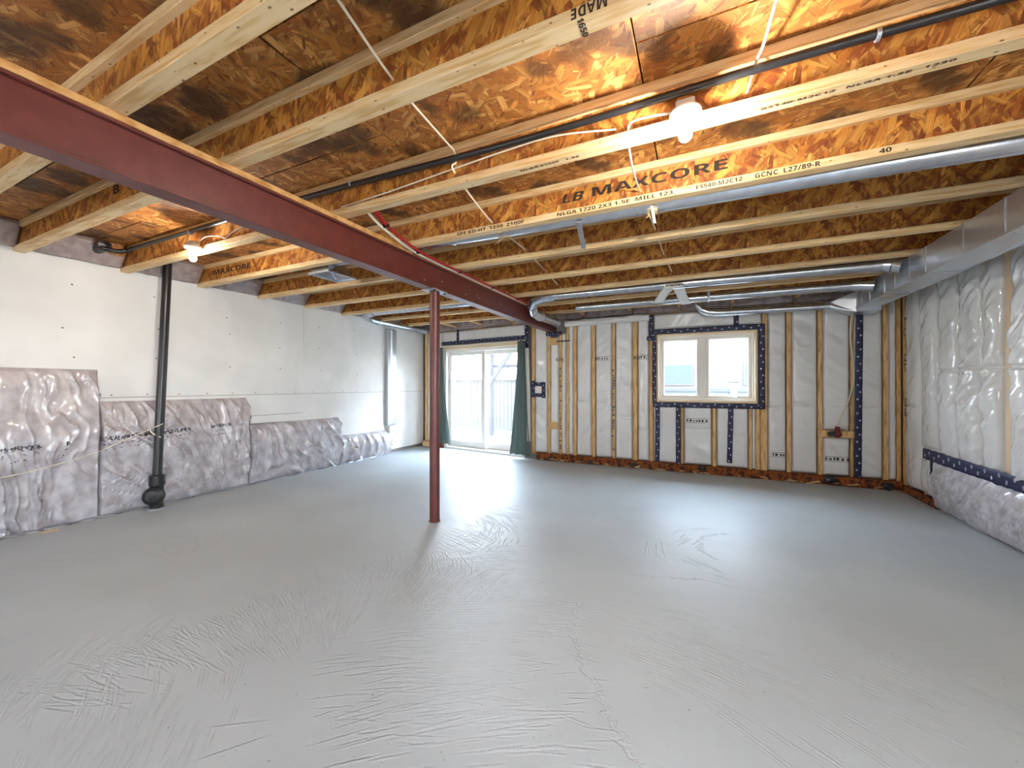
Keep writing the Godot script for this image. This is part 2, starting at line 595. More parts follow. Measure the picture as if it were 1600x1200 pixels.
# ---------------------------------------------------------------- the picture
func _ready() -> void:
	rng.seed = 1
	var cam := Camera3D.new()
	cam.name = "camera"
	cam.position = Vector3(0, 1.35, 0)
	cam.rotation = Vector3(0.0032, deg_to_rad(25.55), 0)
	cam.fov = rad_to_deg(2.0 * atan(600.0 / 617.0))
	cam.near = 0.02
	cam.far = 200.0
	add_child(cam)
	cam.current = true
	var env := Environment.new()
	var sky := Sky.new()
	var sm := ProceduralSkyMaterial.new()
	sm.sky_top_color = Color(0.82, 0.91, 1.0)
	sm.sky_horizon_color = Color(0.97, 0.985, 1.0)
	sm.ground_bottom_color = Color(0.75, 0.75, 0.74)
	sm.ground_horizon_color = Color(0.97, 0.985, 1.0)
	sm.sky_energy_multiplier = 1.0
	sky.sky_material = sm
	env.background_mode = Environment.BG_SKY
	env.sky = sky
	env.background_energy_multiplier = 34.0
	env.tonemap_mode = Environment.TONE_MAPPER_LINEAR
	env.tonemap_exposure = 1.19
	env.sdfgi_enabled = true
	env.ssao_enabled = true
	env.ssil_enabled = true
	var we := WorldEnvironment.new()
	we.name = "environment"
	we.environment = env
	add_child(we)
	make_materials()
	build_shell()
	build_left_wall()
	build_back_wall()
	build_right_wall()
	build_openings()
	build_outside()
	build_joists()
	build_beam()
	build_ducts()
	build_pipes()
	build_cables()
	build_lamps()
	build_tapes()
	build_details()

func build_shell() -> void:
	var fl := setting("floor", "trowelled grey concrete floor with swirling trowel marks", "floor")
	var b := MB.new()
	b.box(Vector3(-5.9, -0.2, -7.4), Vector3(2.6, -0.012, 3.4))
	put(b, "slab", M.concrete, fl)
	b = MB.new()
	var q := [Vector3(-5.8, 0, -7.4), Vector3(2.6, 0, -7.4), Vector3(2.6, 0, 3.2), Vector3(-5.8, 0, 3.2)]
	b.flat(q, Vector3.UP, [Vector2(0, 0), Vector2(1, 0), Vector2(1, 1.325), Vector2(0, 1.325)])
	put(b, "topping", make_floor_material(), fl)
	var ce := setting("ceiling", "underside of the strand board subfloor laid over the joists", "ceiling")
	put(bx(Vector3(-5.9, 2.86, -7.6), Vector3(2.7, 3.0, 3.4)), "upper_layer", M.abs, ce)
	# sheets of subfloor with open joints between them
	var xs := [-5.9, -4.55, -3.115, -1.68, -0.252, 1.19, 2.6]
	for k in 6:
		var z := 3.3
		var step := 2.16 if k % 2 == 0 else 1.44
		while z > -7.5:
			var z1 := maxf(z - (step if z > 3.2 else 2.9), -7.6)
			put(bx(Vector3(xs[k] + 0.004, 2.82, z1 + 0.004), Vector3(xs[k + 1] - 0.004, 2.84, z - 0.004), 0.002), "subfloor_panel", M.deck, ce)
			z = z1
	var wf := setting("wall_front", "bare drywall closing the basement behind the camera", "wall")
	# a window behind the camera lets daylight down the length of the room
	for r: Array in [[-5.9, -4.2, 0.0, 2.86], [-2.6, 2.6, 0.0, 2.86], [-4.2, -2.6, 0.0, 0.95], [-4.2, -2.6, 1.75, 2.86]]:
		put(bx(Vector3(r[0], r[2], 3.2), Vector3(r[1], r[3], 3.4)), "drywall_panel", M.drywall, wf)
	var wn := setting("window_2", "plain white framed window in the wall behind the camera", "window")
	var f := MB.new()
	f.box(Vector3(-4.2, 0.95, 3.24), Vector3(-2.6, 1.02, 3.34), 0.005)
	f.box(Vector3(-4.2, 1.68, 3.24), Vector3(-2.6, 1.75, 3.34), 0.005)
	for x: float in [-4.2, -3.435, -2.67]:
		f.box(Vector3(x, 1.02, 3.24), Vector3(x + 0.07, 1.68, 3.34), 0.005)
	put(f, "window_frame", M.vinyl, wn)
	for x: float in [-4.13, -3.365]:
		put(bx(Vector3(x, 1.02, 3.288), Vector3(x + 0.695, 1.68, 3.292)), "pane", M.glass, wn)

const ALONG := Basis(Vector3(0, 0, -1), Vector3(0, 1, 0), Vector3(1, 0, 0))   # outline x runs along -z, thickness along +x

func build_left_wall() -> void:
	var w := setting("wall_left", "white drywall with stepped lower edge above the foundation insulation", "wall")
	put(bx(Vector3(-5.9, 0, -7.6), Vector3(-5.665, 2.86, 3.4)), "foundation", M.concrete, w)
	var outlines := [
		[Vector2(-3.2, 1.51), Vector2(-0.124, 1.51), Vector2(-0.124, 2.605), Vector2(-3.2, 2.605)],
		[Vector2(-0.12, 1.51), Vector2(1.835, 1.51), Vector2(1.835, 1.222), Vector2(4.178, 1.222), Vector2(4.178, 2.605), Vector2(-0.12, 2.605)],
		[Vector2(4.184, 1.222), Vector2(7.15, 1.222), Vector2(7.15, 2.605), Vector2(4.184, 2.605)],
		[Vector2(1.835, 1.182), Vector2(3.312, 1.166), Vector2(3.312, 1.216), Vector2(1.835, 1.216)],
		[Vector2(3.317, 0.926), Vector2(4.178, 0.926), Vector2(4.178, 1.216), Vector2(3.317, 1.216)],
		[Vector2(3.317, 0.82), Vector2(4.178, 0.80), Vector2(4.178, 0.92), Vector2(3.317, 0.92)],
		[Vector2(4.182, 0.79), Vector2(4.836, 0.782), Vector2(4.836, 0.48), Vector2(6.05, 0.44), Vector2(6.05, 0.06), Vector2(7.15, 0.06), Vector2(7.15, 1.217), Vector2(4.182, 1.217)]]
	for o: Array in outlines:
		var b := MB.new()
		b.prism(PackedVector2Array(o), 0.014, Transform3D(ALONG, Vector3(-5.644, 0, 0)))
		put(b, "drywall_panel", M.drywall, w)
	# screw heads, a few millimetres across
	var sc := MB.new()
	rng.seed = 5
	for k in 9:
		for y: float in [1.6, 1.95, 2.3]:
			var z := -0.2 - k * 0.72 + rng.randf_range(-0.05, 0.05)
			var yy := y + rng.randf_range(-0.08, 0.08)
			sc.box(Vector3(-5.631, yy, z), Vector3(-5.628, yy + 0.011, z + 0.014), 0.001)
	for k in 16:
		var z := -1.95 - k * 0.3
		sc.box(Vector3(-5.631, 1.24, z), Vector3(-5.628, 1.25, z + 0.013), 0.001)
	var so := put(sc, "drywall_screws", M.clip, w)
	so.set_meta("kind", "stuff")
	# poly-wrapped batts stuffed between the joist ends
	var zs := [0.3, -0.82, -1.31, -2.04, -2.76, -3.49, -4.23, -4.94, -5.66, -6.38, -7.1]
	for k in zs.size() - 1:
		var z0: float = zs[k] - 0.008
		var z1: float = zs[k + 1] + 0.008
		put(pillow(Vector3(-5.63, 2.60, z0), Vector3(0, 0, z1 - z0), Vector3(0.15, 0.225, 0), Vector3(0.83, -0.55, 0), 0.035, 0.03, 30.0 + k, 34, 16, 0.4, -1.0, 0.02), "rim_batt", M.rim_wool, w)

# crests of the folds in a sheet that hangs from its top edge: 0 flat, 1 on a crest
func pleat(q: float, drop: float, sd: float) -> float:
	var w := soft.get_noise_3d(q * 1.1, drop * 1.4, sd * 9.0)
	var p := q * 17.0 + w * 2.6 + 2.2 * soft.get_noise_2d(q * 3.0, sd * 4.0)
	var a := pow(1.0 - absf(sin(p)), 2.6)
	var b := pow(1.0 - absf(sin(p * 2.3 + w * 2.0 + sd)), 2.0)
	var m := smoothstep(-0.3, 0.3, soft.get_noise_3d(q * 3.1, drop * 1.1, sd * 5.0 + 3.0))
	var n := smoothstep(-0.2, 0.35, soft.get_noise_3d(q * 4.3, drop * 1.6, sd * 8.0 + 40.0))
	var c := pow(1.0 - absf(sin(p * 4.1 + w * 6.0 + 2.0 * sd)), 4.0)
	return a * m + 0.45 * b * n + 0.3 * c * smoothstep(0.0, 0.3, w)

# a bulging sheet: origin, the two edges, which way it bulges, how much, how deeply wrinkled
func pillow(o: Vector3, eu: Vector3, ev: Vector3, out: Vector3, bulge: float, wrinkle: float, sd: float, nu: int, nv: int, slant := 0.5, seam := -1.0, edge := 0.05, crinkle := 0.0) -> MB:
	var p := []
	var lu := eu.length()
	var lv := ev.length()
	for i in nu + 1:
		var col := PackedVector3Array()
		for j in nv + 1:
			var u := float(i) / nu
			var v := float(j) / nv
			var pu := 1.0 - pow(absf(2.0 * u - 1.0), 4.0)
			var pv := 1.0 - pow(absf(2.0 * v - 1.0), 14.0)
			var a := u * lu
			var b := v * lv
			var r := fold.get_noise_3d((b + a * slant) * 2.4, (a - b * slant) * 0.5, sd)
			var g := soft.get_noise_3d(a * 2.0, b * 1.2, sd + 7.0)
			var d := bulge * sqrt(maxf(pu * pv, 0.0)) * (1.0 + 0.35 * g) + wrinkle * (r - 0.2) * minf(1.0, pu * 1.6)
			if crinkle > 0.0:
				d += crinkle * (fold.get_noise_3d((b + a * 0.9) * 5.0, (a - b * 0.6) * 1.6, sd + 31.0) - 0.1) * smoothstep(-0.2, 0.35, g) * minf(1.0, pu * 1.4)
			if seam > 0.0:
				d -= 0.03 * exp(-pow((b - seam - g * 0.03) / 0.013, 2.0)) * minf(1.0, pu * 2.0)
			if i == 0 or i == nu or j == 0 or j == nv:
				d = -edge
			col.append(o + eu * u + ev * v + out * d)
		p.append(col)
	var m := MB.new()
	m.grid(p, out)
	return m

func build_back_wall() -> void:
	var w := setting("wall_back", "framed back wall of studs with white poly faced batts", "wall")
	var b := MB.new()
	for r: Array in [[-5.9, -5.02, 0.0, 2.86], [-5.02, -2.98, 2.2, 2.86], [-2.98, -2.76, 0.0, 2.86], [-2.74, -0.66, 0.0, 2.86], [-0.66, 0.765, 0.0, 1.06], [-0.66, 0.765, 2.185, 2.86], [0.765, 2.6, 0.0, 2.86]]:
		wbox(b, r[0] - 0.012, r[1] + 0.012, r[2], r[3], -0.3, -0.13, 0.0)
	put(b, "sheathing", M.concrete, w)
	var top := 2.5
	# studs: left, right, bottom, top
	for s: Array in [[-5.551, -5.47, 0.1, top], [-2.806, -2.736, 0.1, top], [-2.487, -2.438, 0.1, 2.3], [-2.27, -2.222, 0.1, 2.3], [-2.139, -2.093, 0.1, top], [-2.011, -1.954, 0.1, top], [-1.683, -1.628, 0.1, top], [-1.336, -1.294, 0.1, top], [-1.004, -0.933, 0.1, top], [-0.745, -0.69, 0.1, top], [-0.282, -0.245, 0.1, 1.05], [0.157, 0.209, 0.1, 1.05], [0.633, 0.673, 0.1, 1.05], [0.713, 0.772, 0.1, 1.05], [0.778, 0.862, 0.1, 1.05], [0.805, 0.862, 1.055, top], [1.092, 1.144, 0.1, top], [1.45, 1.5, 0.1, top], [1.80, 1.832, 0.1, top], [2.135, 2.186, 0.1, top], [2.262, 2.31, 0.1, top]]:
		var m := MB.new()
		wbox(m, s[0], s[1], s[2], s[3], -0.12, rng.randf_range(-0.003, 0.003))
		put(m, "stud", M.stud, w)
	var pl := MB.new()
	wbox(pl, -2.7, 2.4, 0.0, 0.125, -0.12, 0.035, 0.01)
	put(pl, "bottom_plate", M.old_wood, w)
	pl = MB.new()
	wbox(pl, -5.6, -5.02, 0.0, 0.1, -0.12, 0.02, 0.01)
	put(pl, "bottom_plate", M.old_wood, w)
	pl = MB.new()
	wbox(pl, -5.6, -2.76, 2.5, 2.56, -0.12, -0.07)
	put(pl, "top_plate", M.stud, w)
	pl = MB.new()
	wbox(pl, -2.74, 2.4, 2.5, 2.56, -0.12, -0.07)
	put(pl, "top_plate", M.stud, w)
	put(bx(Vector3(1.44, 0.645, -6.69), Vector3(1.832, 0.74, -6.655), 0.004), "blocking", M.stud, w)
	# batts: left, right, bottom, top, cut line, slant of the wrinkles
	var k := 0
	for s: Array in [[-5.46, -5.03, 0.1, 2.5, 1.15, 0.5], [-5.03, -2.93, 2.265, 2.5, -1.0, 2.0], [-2.735, -2.49, 0.12, 2.5, -1.0, 1.2], [-2.436, -2.272, 0.12, 2.22, -1.0, 0.4], [-2.22, -2.141, 0.12, 2.28, -1.0, 0.4], [-2.091, -2.013, 0.12, 2.5, 1.0, 0.3], [-1.952, -1.685, 0.12, 2.5, 0.98, -0.9], [-1.626, -1.338, 0.12, 2.5, 0.96, -0.9], [-1.292, -1.006, 0.12, 2.5, 0.72, 0.5], [-0.931, -0.747, 0.12, 2.5, 0.5, 0.5], [-0.69, -0.284, 0.12, 1.04, -1.0, 0.5], [-0.243, 0.155, 0.12, 1.04, 0.55, 0.5], [0.211, 0.631, 0.12, 1.04, 0.5, 0.4], [0.674, 0.712, 0.12, 1.04, -1.0, 0.4], [-0.685, 0.80, 2.22, 2.5, -1.0, -1.4], [0.864, 1.09, 0.12, 2.5, 0.9, 0.8], [1.146, 1.448, 0.12, 2.5, 0.97, 0.7], [1.502, 1.798, 0.12, 0.66, -1.0, 1.0], [1.502, 1.798, 0.73, 2.5, 0.36, 0.8], [1.834, 2.133, 0.12, 2.5, 0.98, 0.7], [2.188, 2.26, 0.12, 2.5, 1.0, 0.4]]:
		var x0: float = s[0]
		var x1: float = s[1]
		var wd := x1 - x0
		var n := clampi(int(wd / 0.016), 8, 90)
		var nv := clampi(int((s[3] - s[2]) / 0.026), 8, 96)
		var o := Vector3(x0, s[2], back(x0, -0.012))
		var e := Vector3(wd, 0, back(x1) - back(x0))
		put(pillow(o, e, Vector3(0, s[3] - s[2], 0), Vector3(0, 0, 1), 0.035, 0.016, 3.0 + k * 1.7, n, nv, s[5], s[4]), "insulation_batt", M.poly, w)
		k += 1
	# grey batts in the joist bay above the plate, and the short lookouts across it
	var lx := [-5.3, -4.62, -3.95, -3.2, -2.5, -1.82, -1.03, -0.3, 0.42, 1.2, 1.95, 2.35]
	for j in lx.size() - 1:
		var x0: float = lx[j] + 0.02
		var x1: float = lx[j + 1] - 0.02
		put(pillow(Vector3(x0 - 0.025, 2.495, back((x0 + x1) * 0.5, -0.06)), Vector3(x1 - x0 + 0.05, 0, 0), Vector3(0, 0.325, 0), Vector3(0, 0, 1), 0.045, 0.022, 80.0 + j, 30, 14), "rim_batt", M.rim_wool, w)
		if j > 0:
			put(bx(Vector3(lx[j] - 0.02, 2.562, back(lx[j], 0.01)), Vector3(lx[j] + 0.02, 2.60, -6.424), 0.003), "lookout", M.stud, w)

func build_right_wall() -> void:
	var w := setting("wall_right", "right hand stud wall behind bulging poly covered batts", "wall")
	for r: Array in [[-7.1, 0.0, 0.0, 2.86], [0.0, 2.8, 0.0, 0.95], [0.0, 2.8, 2.2, 2.86], [2.8, 3.4, 0.0, 2.86]]:
		put(bx(Vector3(2.46, r[2], r[0]), Vector3(2.6, r[3], r[1])), "sheathing", M.concrete, w)
	var zs := [-6.53, -6.18, -5.82, -5.45, -5.07, -4.76, -4.36, -3.98, -3.6]
	put(bx(Vector3(2.32, 0.09, -6.69), Vector3(2.44, 2.5, -6.62), 0.004), "stud", M.stud, w)
	for k in zs.size():
		var hw := 0.016 if k != 5 else 0.042
		put(bx(Vector3(2.335 if k != 5 else 2.315, 0.09, zs[k] - hw), Vector3(2.45, 2.82, zs[k] + hw), 0.003), "stud", M.pale_stud, w)
	put(bx(Vector3(2.30, 0.0, -6.66), Vector3(2.455, 0.09, -5.86), 0.008), "bottom_plate", M.old_wood, w)
	put(bx(Vector3(2.36, 0.0, -5.86), Vector3(2.455, 0.09, -3.6), 0.008), "bottom_plate", M.old_wood, w)
	put(pillow(Vector3(2.34, 0.1, -6.545), Vector3(0, 0, -0.075), Vector3(0, 2.4, 0), Vector3(-1, 0, 0), 0.02, 0.008, 9.0, 8, 70, 0.3), "insulation_batt", M.poly_side, w)
	for k in zs.size() - 1:
		var hw := 0.008 if k != 4 else 0.03
		var z0: float = zs[k] + (0.008 if k != 5 else 0.05)
		var z1: float = zs[k + 1] - (0.008 if k != 4 else 0.045)
		var bot := 0.1 if k < 2 else 0.5
		put(pillow(Vector3(2.35, bot, z1), Vector3(0, 0, z0 - z1), Vector3(0, 2.8 - bot, 0), Vector3(-1, 0, 0), 0.075, 0.010 + 0.003 * minf(k, 4), 20.0 + k * 3.1, 30, 160, 0.55, 0.55 if k == 1 else 1.0, 0.03, 0.009 + 0.0045 * minf(k, 3)), "insulation_batt", M.poly_side, w)
	for r: Array in [[-3.6, 0.0, 0.0, 2.86], [0.0, 2.8, 0.0, 0.95], [0.0, 2.8, 2.2, 2.86], [2.8, 3.2, 0.0, 2.86]]:
		put(bx(Vector3(2.36, r[2], r[0]), Vector3(2.455, r[3], r[1])), "drywall_panel", M.drywall, w)
	# side window beyond the camera's right
	var wn := setting("window_3", "plain white framed window in the right wall, level with the camera", "window")
	var f := MB.new()
	f.box(Vector3(2.46, 0.95, 0.0), Vector3(2.54, 1.02, 2.8), 0.005)
	f.box(Vector3(2.46, 2.13, 0.0), Vector3(2.54, 2.2, 2.8), 0.005)
	for z: float in [0.0, 1.365, 2.73]:
		f.box(Vector3(2.46, 1.02, z), Vector3(2.54, 2.13, z + 0.07), 0.005)
	put(f, "window_frame", M.vinyl, wn)
	for z: float in [0.07, 1.435]:
		put(bx(Vector3(2.498, 1.02, z), Vector3(2.502, 2.13, z + 1.295)), "pane", M.glass, wn)

func build_openings() -> void:
	# window
	var w := setting("window_1", "two-light casement window framed in navy tape, neighbouring house outside", "window")
	var fr := [-0.640, 0.745, 1.080, 2.165]
	for r: Array in [[fr[0], fr[1], fr[3] - 0.035, fr[3]], [fr[0], fr[1], fr[2], fr[2] + 0.035], [fr[0], fr[0] + 0.035, fr[2] + 0.035, fr[3] - 0.035], [fr[1] - 0.035, fr[1], fr[2] + 0.035, fr[3] - 0.035]]:
		put(bx(Vector3(r[0], r[2], -6.9), Vector3(r[1], r[3], -6.675), 0.003), "jamb_board", M.jamb, w)
	var lo := Vector3(fr[0] + 0.035, fr[2] + 0.035, -6.86)
	var hi := Vector3(fr[1] - 0.035, fr[3] - 0.035, -6.76)
	var frame := MB.new()
	frame.box(Vector3(lo.x, hi.y - 0.04, lo.z), hi, 0.006)
	frame.box(lo, Vector3(hi.x, lo.y + 0.04, hi.z), 0.006)
	frame.box(Vector3(lo.x, lo.y + 0.04, lo.z), Vector3(lo.x + 0.03, hi.y - 0.04, hi.z), 0.006)
	frame.box(Vector3(hi.x - 0.03, lo.y + 0.04, lo.z), Vector3(hi.x, hi.y - 0.04, hi.z), 0.006)
	frame.box(Vector3(-0.01, lo.y + 0.04, lo.z), Vector3(0.07, hi.y - 0.04, hi.z - 0.005), 0.006)
	put(frame, "window_frame", M.vinyl, w)
	for s: Array in [[lo.x + 0.03, -0.01], [0.07, hi.x - 0.03]]:
		var sash := MB.new()
		var y0 := lo.y + 0.04
		var y1 := hi.y - 0.04
		sash.box(Vector3(s[0], y1 - 0.035, -6.84), Vector3(s[1], y1, -6.785), 0.006)
		sash.box(Vector3(s[0], y0, -6.84), Vector3(s[1], y0 + 0.035, -6.785), 0.006)
		sash.box(Vector3(s[0], y0 + 0.035, -6.84), Vector3(s[0] + 0.045, y1 - 0.035, -6.785), 0.006)
		sash.box(Vector3(s[1] - 0.045, y0 + 0.035, -6.84), Vector3(s[1], y1 - 0.035, -6.785), 0.006)
		var so := put(sash, "sash", M.vinyl, w)
		put(bx(Vector3(s[0] + 0.045, y0 + 0.035, -6.818), Vector3(s[1] - 0.045, y1 - 0.035, -6.814)), "pane", M.glass, so)
	var cr := MB.new()
	cr.sweep(smooth_path([Vector3(0.36, 1.165, -6.74), Vector3(0.42, 1.168, -6.725), Vector3(0.49, 1.165, -6.72), Vector3(0.50, 1.195, -6.715)]), 0.009, 8)
	put(cr, "crank_handle", M.porcelain, w)
	put(bx(Vector3(0.015, 1.3, -6.766), Vector3(0.03, 1.4, -6.75), 0.004), "latch", M.porcelain, w)
	# patio door
	var d := setting("door_1", "white sliding patio door with two glass panels", "door")
	var m := MB.new()
	wbox(m, -5.02, -2.98, 2.115, 2.2, -0.3, -0.02)
	put(m, "header_board", M.jamb, d)
	m = MB.new()
	wbox(m, -5.02, -4.955, 0.0, 2.115, -0.3, -0.05)
	wbox(m, -3.045, -2.98, 0.0, 2.115, -0.3, -0.05)
	wbox(m, -4.955, -3.045, 2.06, 2.115, -0.28, -0.06)
	wbox(m, -4.955, -3.045, 0.0, 0.045, -0.28, -0.03)
	put(m, "door_frame", M.vinyl, d)
	for s: Array in [[-4.955, -3.975, -0.15], [-4.035, -3.045, -0.22]]:
		var o: float = s[2]
		m = MB.new()
		wbox(m, s[0], s[1], 1.985, 2.06, o - 0.045, o)
		wbox(m, s[0], s[1], 0.045, 0.175, o - 0.045, o)
		wbox(m, s[0], s[0] + 0.085, 0.175, 1.985, o - 0.045, o)
		wbox(m, s[1] - 0.085, s[1], 0.175, 1.985, o - 0.045, o)
		var so := put(m, "sliding_panel", M.vinyl, d)
		m = MB.new()
		wbox(m, s[0] + 0.085, s[1] - 0.085, 0.175, 1.985, o - 0.024, o - 0.02, 0.0)
		put(m, "pane", M.glass, so)
		# maker's round sticker low on the glass
		var st := MB.new()
		var c := Vector3(s[0] + 0.62, 0.34, back(s[0] + 0.62, o - 0.017))
		st.lathe([[0.032, 0.0], [0.036, 0.0015], [0.04, 0.0]], Transform3D(Basis(Vector3(1, 0, 0), Vector3(0, 0, 1), Vector3(0, -1, 0)), c), 20)
		put(st, "sticker", M.zinc_dull, so)

func build_outside() -> void:
	var gr := thing("ground", "pale ground outside the patio door and window", "ground")
	gr.set_meta("kind", "structure")
	put(bx(Vector3(-40, -0.3, -60), Vector3(40, -0.12, -7.6)), "soil", mat(c8(100, 99, 96), 0.9), gr)
	var hs := thing("neighbor_house", "pale brick house beyond the fence, seen through the window", "house", Vector3(0.4, 0, -19))
	var brick_img := Image.create_empty(256, 256, false, Image.FORMAT_RGBA8)
	brick_img.fill(c8(66, 63, 61))
	rng.seed = 12
	for r in 16:
		for k in range(-1, 5):
			var j := rng.randf_range(-10, 10)
			brick_img.fill_rect(Rect2i(k * 64 + (32 if r % 2 else 0) + 2, r * 16 + 2, 60, 12), c8(60 + j * 0.4, 51 + j * 0.4, 48 + j * 0.4))
	put(bx(Vector3(-9, -0.2, -6), Vector3(9, 6.2, 0), 0.02), "wall", world_tex(mat(Color.WHITE, 0.9), brick_img, 1.0), hs)
	var rf := MB.new()
	rf.prism(PackedVector2Array([Vector2(0.6, 6.1), Vector2(-3, 8.4), Vector2(-6.6, 6.1)]), 19.0, Transform3D(Basis(Vector3(0, 0, 1), Vector3(0, 1, 0), Vector3(-1, 0, 0)), Vector3(9.5, 0, 0)))
	put(rf, "roof", mat(c8(110, 106, 104), 0.9), hs)
	for x: float in [-1.95, 1.2]:
		var wn := put(bx(Vector3(x, 1.35, -0.05), Vector3(x + 1.25, 2.3, 0.05), 0.01), "window", mat(c8(64, 64, 64), 0.9), hs)
		for k in 2:
			put(bx(Vector3(x + 0.07 + k * 0.58, 1.42, 0.05), Vector3(x + 0.60 + k * 0.58, 2.23, 0.06)), "pane", mat(c8(42, 52, 56), 0.9), wn)
	# low fence across the yard
	var fe := thing("garden_fence", "low pale fence with a capped post, seen through the window", "fence", Vector3(0, 0, -12.5))
	put(bx(Vector3(-3.3, 1.16, -0.05), Vector3(5, 1.27, 0.05), 0.01), "top_rail", mat(c8(50, 52, 56), 0.8), fe)
	put(bx(Vector3(-3.3, 0.1, -0.05), Vector3(5, 0.2, 0.05), 0.01), "bottom_rail", mat(c8(190, 190, 190), 0.7), fe)
	for k in 46:
		put(bx(Vector3(-3.3 + k * 0.18, -0.12, -0.02), Vector3(-3.3 + k * 0.18 + 0.172, 1.16, 0.02), 0.004), "board", mat(c8(64, 65, 66), 0.8), fe)
	for x: float in [-1.6, 0.82, 3.2]:
		var po := put(bx(Vector3(x - 0.09, -0.12, -0.09), Vector3(x + 0.09, 1.43, 0.09), 0.01), "post", mat(c8(98, 98, 98), 0.7), fe)
		put(bx(Vector3(x - 0.12, 1.43, -0.12), Vector3(x + 0.12, 1.48, 0.12), 0.01), "cap", mat(c8(52, 50, 48), 0.7), po)
	var f2 := thing("board_fence", "tall pale board fence outside the patio door", "fence", Vector3(-8, 0, -11.5))
	var fm := mat(c8(69, 66, 62), 0.85)
	for k in 62:
		put(bx(Vector3(-4.5 + k * 0.14, -0.12, -0.012), Vector3(-4.5 + k * 0.14 + 0.133, 1.5, 0.012), 0.003), "board", fm, f2)
	put(bx(Vector3(-4.5, 1.5, -0.04), Vector3(4.2, 1.56, 0.06), 0.005), "cap_rail", fm, f2)
	# timber frame of the deck above the patio
	var dk := thing("deck_frame", "timber deck frame with a diagonal brace outside the patio door", "deck", Vector3(-5.7, 0, -10.2))
	var dm := mat(c8(54, 51, 56), 0.85)
	put(bx(Vector3(0.03, -0.12, -0.09), Vector3(0.2, 2.95, 0.09), 0.01), "post", dm, dk)
	put(bx(Vector3(2.3, -0.12, -0.09), Vector3(2.47, 2.95, 0.09), 0.01), "post", dm, dk)
	put(bx(Vector3(-0.1, 2.36, -0.08), Vector3(2.6, 2.55, 0.08), 0.01), "beam", dm, dk)
	put(bx(Vector3(-0.1, 1.86, -0.12), Vector3(2.6, 1.96, -0.09), 0.01), "rail", dm, dk)
	var br := MB.new()
	br.box(Vector3(-0.06, -0.8, 0.09), Vector3(0.06, 0.8, 0.17), 0.01, Transform3D(Basis(Vector3(0, 0, 1), -0.65), Vector3(0.65, 2.03, 0)))
	put(br, "brace", dm, dk)

func build_joists() -> void:
	var far := [-0.858, -1.347, -2.08, -2.797, -3.53, -4.265, -4.975, -5.70, -6.42]
	var labels := [
		"wooden I-joist nearest the camera, pale bottom flange, first of the row",
		"wooden I-joist second from the camera, upside-down MADE stamped on its flange",
		"wooden I-joist carrying the black pipe and both bare bulb sockets",
		"wooden I-joist printed with the big MAXCORE mark, grey round duct behind it",
		"wooden I-joist directly behind the long grey round duct",
		"wooden I-joist sixth from the camera, midway between long duct and twin ducts",
		"wooden I-joist just in front of the foremost of the twin round ducts",
		"wooden I-joist running between the twin round ducts near the back wall",
		"rearmost wooden I-joist, with short lookouts running from it to the back wall"]
	for k in far.size():
		var zc: float = far[k] + 0.0365
		var j := thing("floor_joist", labels[k], "joist", Vector3(0, 2.565, zc), "I-joists across the ceiling")
		var x0 := -5.62
		var x1 := 2.33
		put(bx(Vector3(x0, 0, -0.0365), Vector3(x1, 0.047, 0.0365), 0.003), "bottom_flange", M.flange, j)
		put(bx(Vector3(x0, 0.208, -0.0365), Vector3(x1, 0.254, 0.0365), 0.003), "top_flange", M.flange, j)
		put(bx(Vector3(x0, 0.04, -0.006), Vector3(x1, 0.215, 0.006)), "web", M.web, j)
		if k == 1:
			lettering(j, "MADE", 0.036, 0.12, Vector3(-0.33, 0.024, 0.0372), Basis(Vector3(0, 0, 1), PI), M.ink)
			lettering(j, "1650", 0.022, 0.075, Vector3(-0.36, -0.0006, 0.0), Basis(Vector3(0, 1, 0), PI / 2) * Basis(Vector3(1, 0, 0), PI / 2), M.ink)
			lettering(j, "B", 0.06, 0.08, Vector3(-3.72, 0.165, 0.0066), Basis(Vector3(0, 0, 1), 0.0), M.ink)
		if k == 2:
			lettering(j, "B5140-M2C12   NLGA 1.5E   1230", 0.014, 0.62, Vector3(0.55, -0.0006, 0.006), Basis(Vector3(1, 0, 0), PI / 2), M.ink_faded)
			lettering(j, "NLGA 2100F   1.5E", 0.014, 0.34, Vector3(-0.75, -0.0006, 0.006), Basis(Vector3(1, 0, 0), PI / 2), M.ink_faded)
		if k == 3:
			lettering(j, "MAXCORE", 0.062, 0.84, Vector3(-0.27, 0.146, 0.0068), Basis.IDENTITY, M.ink)
			lettering(j, "LB", 0.062, 0.15, Vector3(-0.83, 0.14, 0.0068), Basis(Vector3(1, 0, 0), Vector3(0.35, 1, 0), Vector3(0, 0, 1)), M.ink)
			lettering(j, "MAXCORE", 0.06, 0.72, Vector3(-4.96, 0.146, 0.0068), Basis.IDENTITY, M.ink)
			lettering(j, "GCNC  L27/89-R", 0.026, 0.312, Vector3(0.446, 0.022, 0.0372), Basis.IDENTITY, M.ink)
			lettering(j, "ES540-M2C12", 0.024, 0.25, Vector3(0.10, 0.022, 0.0372), Basis.IDENTITY, M.ink)
			lettering(j, "NLGA 1720 2X3 1.5E  MILL 123", 0.024, 0.78, Vector3(-0.55, 0.022, 0.0372), Basis.IDENTITY, M.ink)
			lettering(j, "SPF KD-HT  1230  2100F", 0.024, 0.6, Vector3(-1.5, 0.022, 0.0372), Basis.IDENTITY, M.ink)
			lettering(j, "40", 0.024, 0.05, Vector3(0.88, 0.024, 0.0372), Basis.IDENTITY, M.ink)

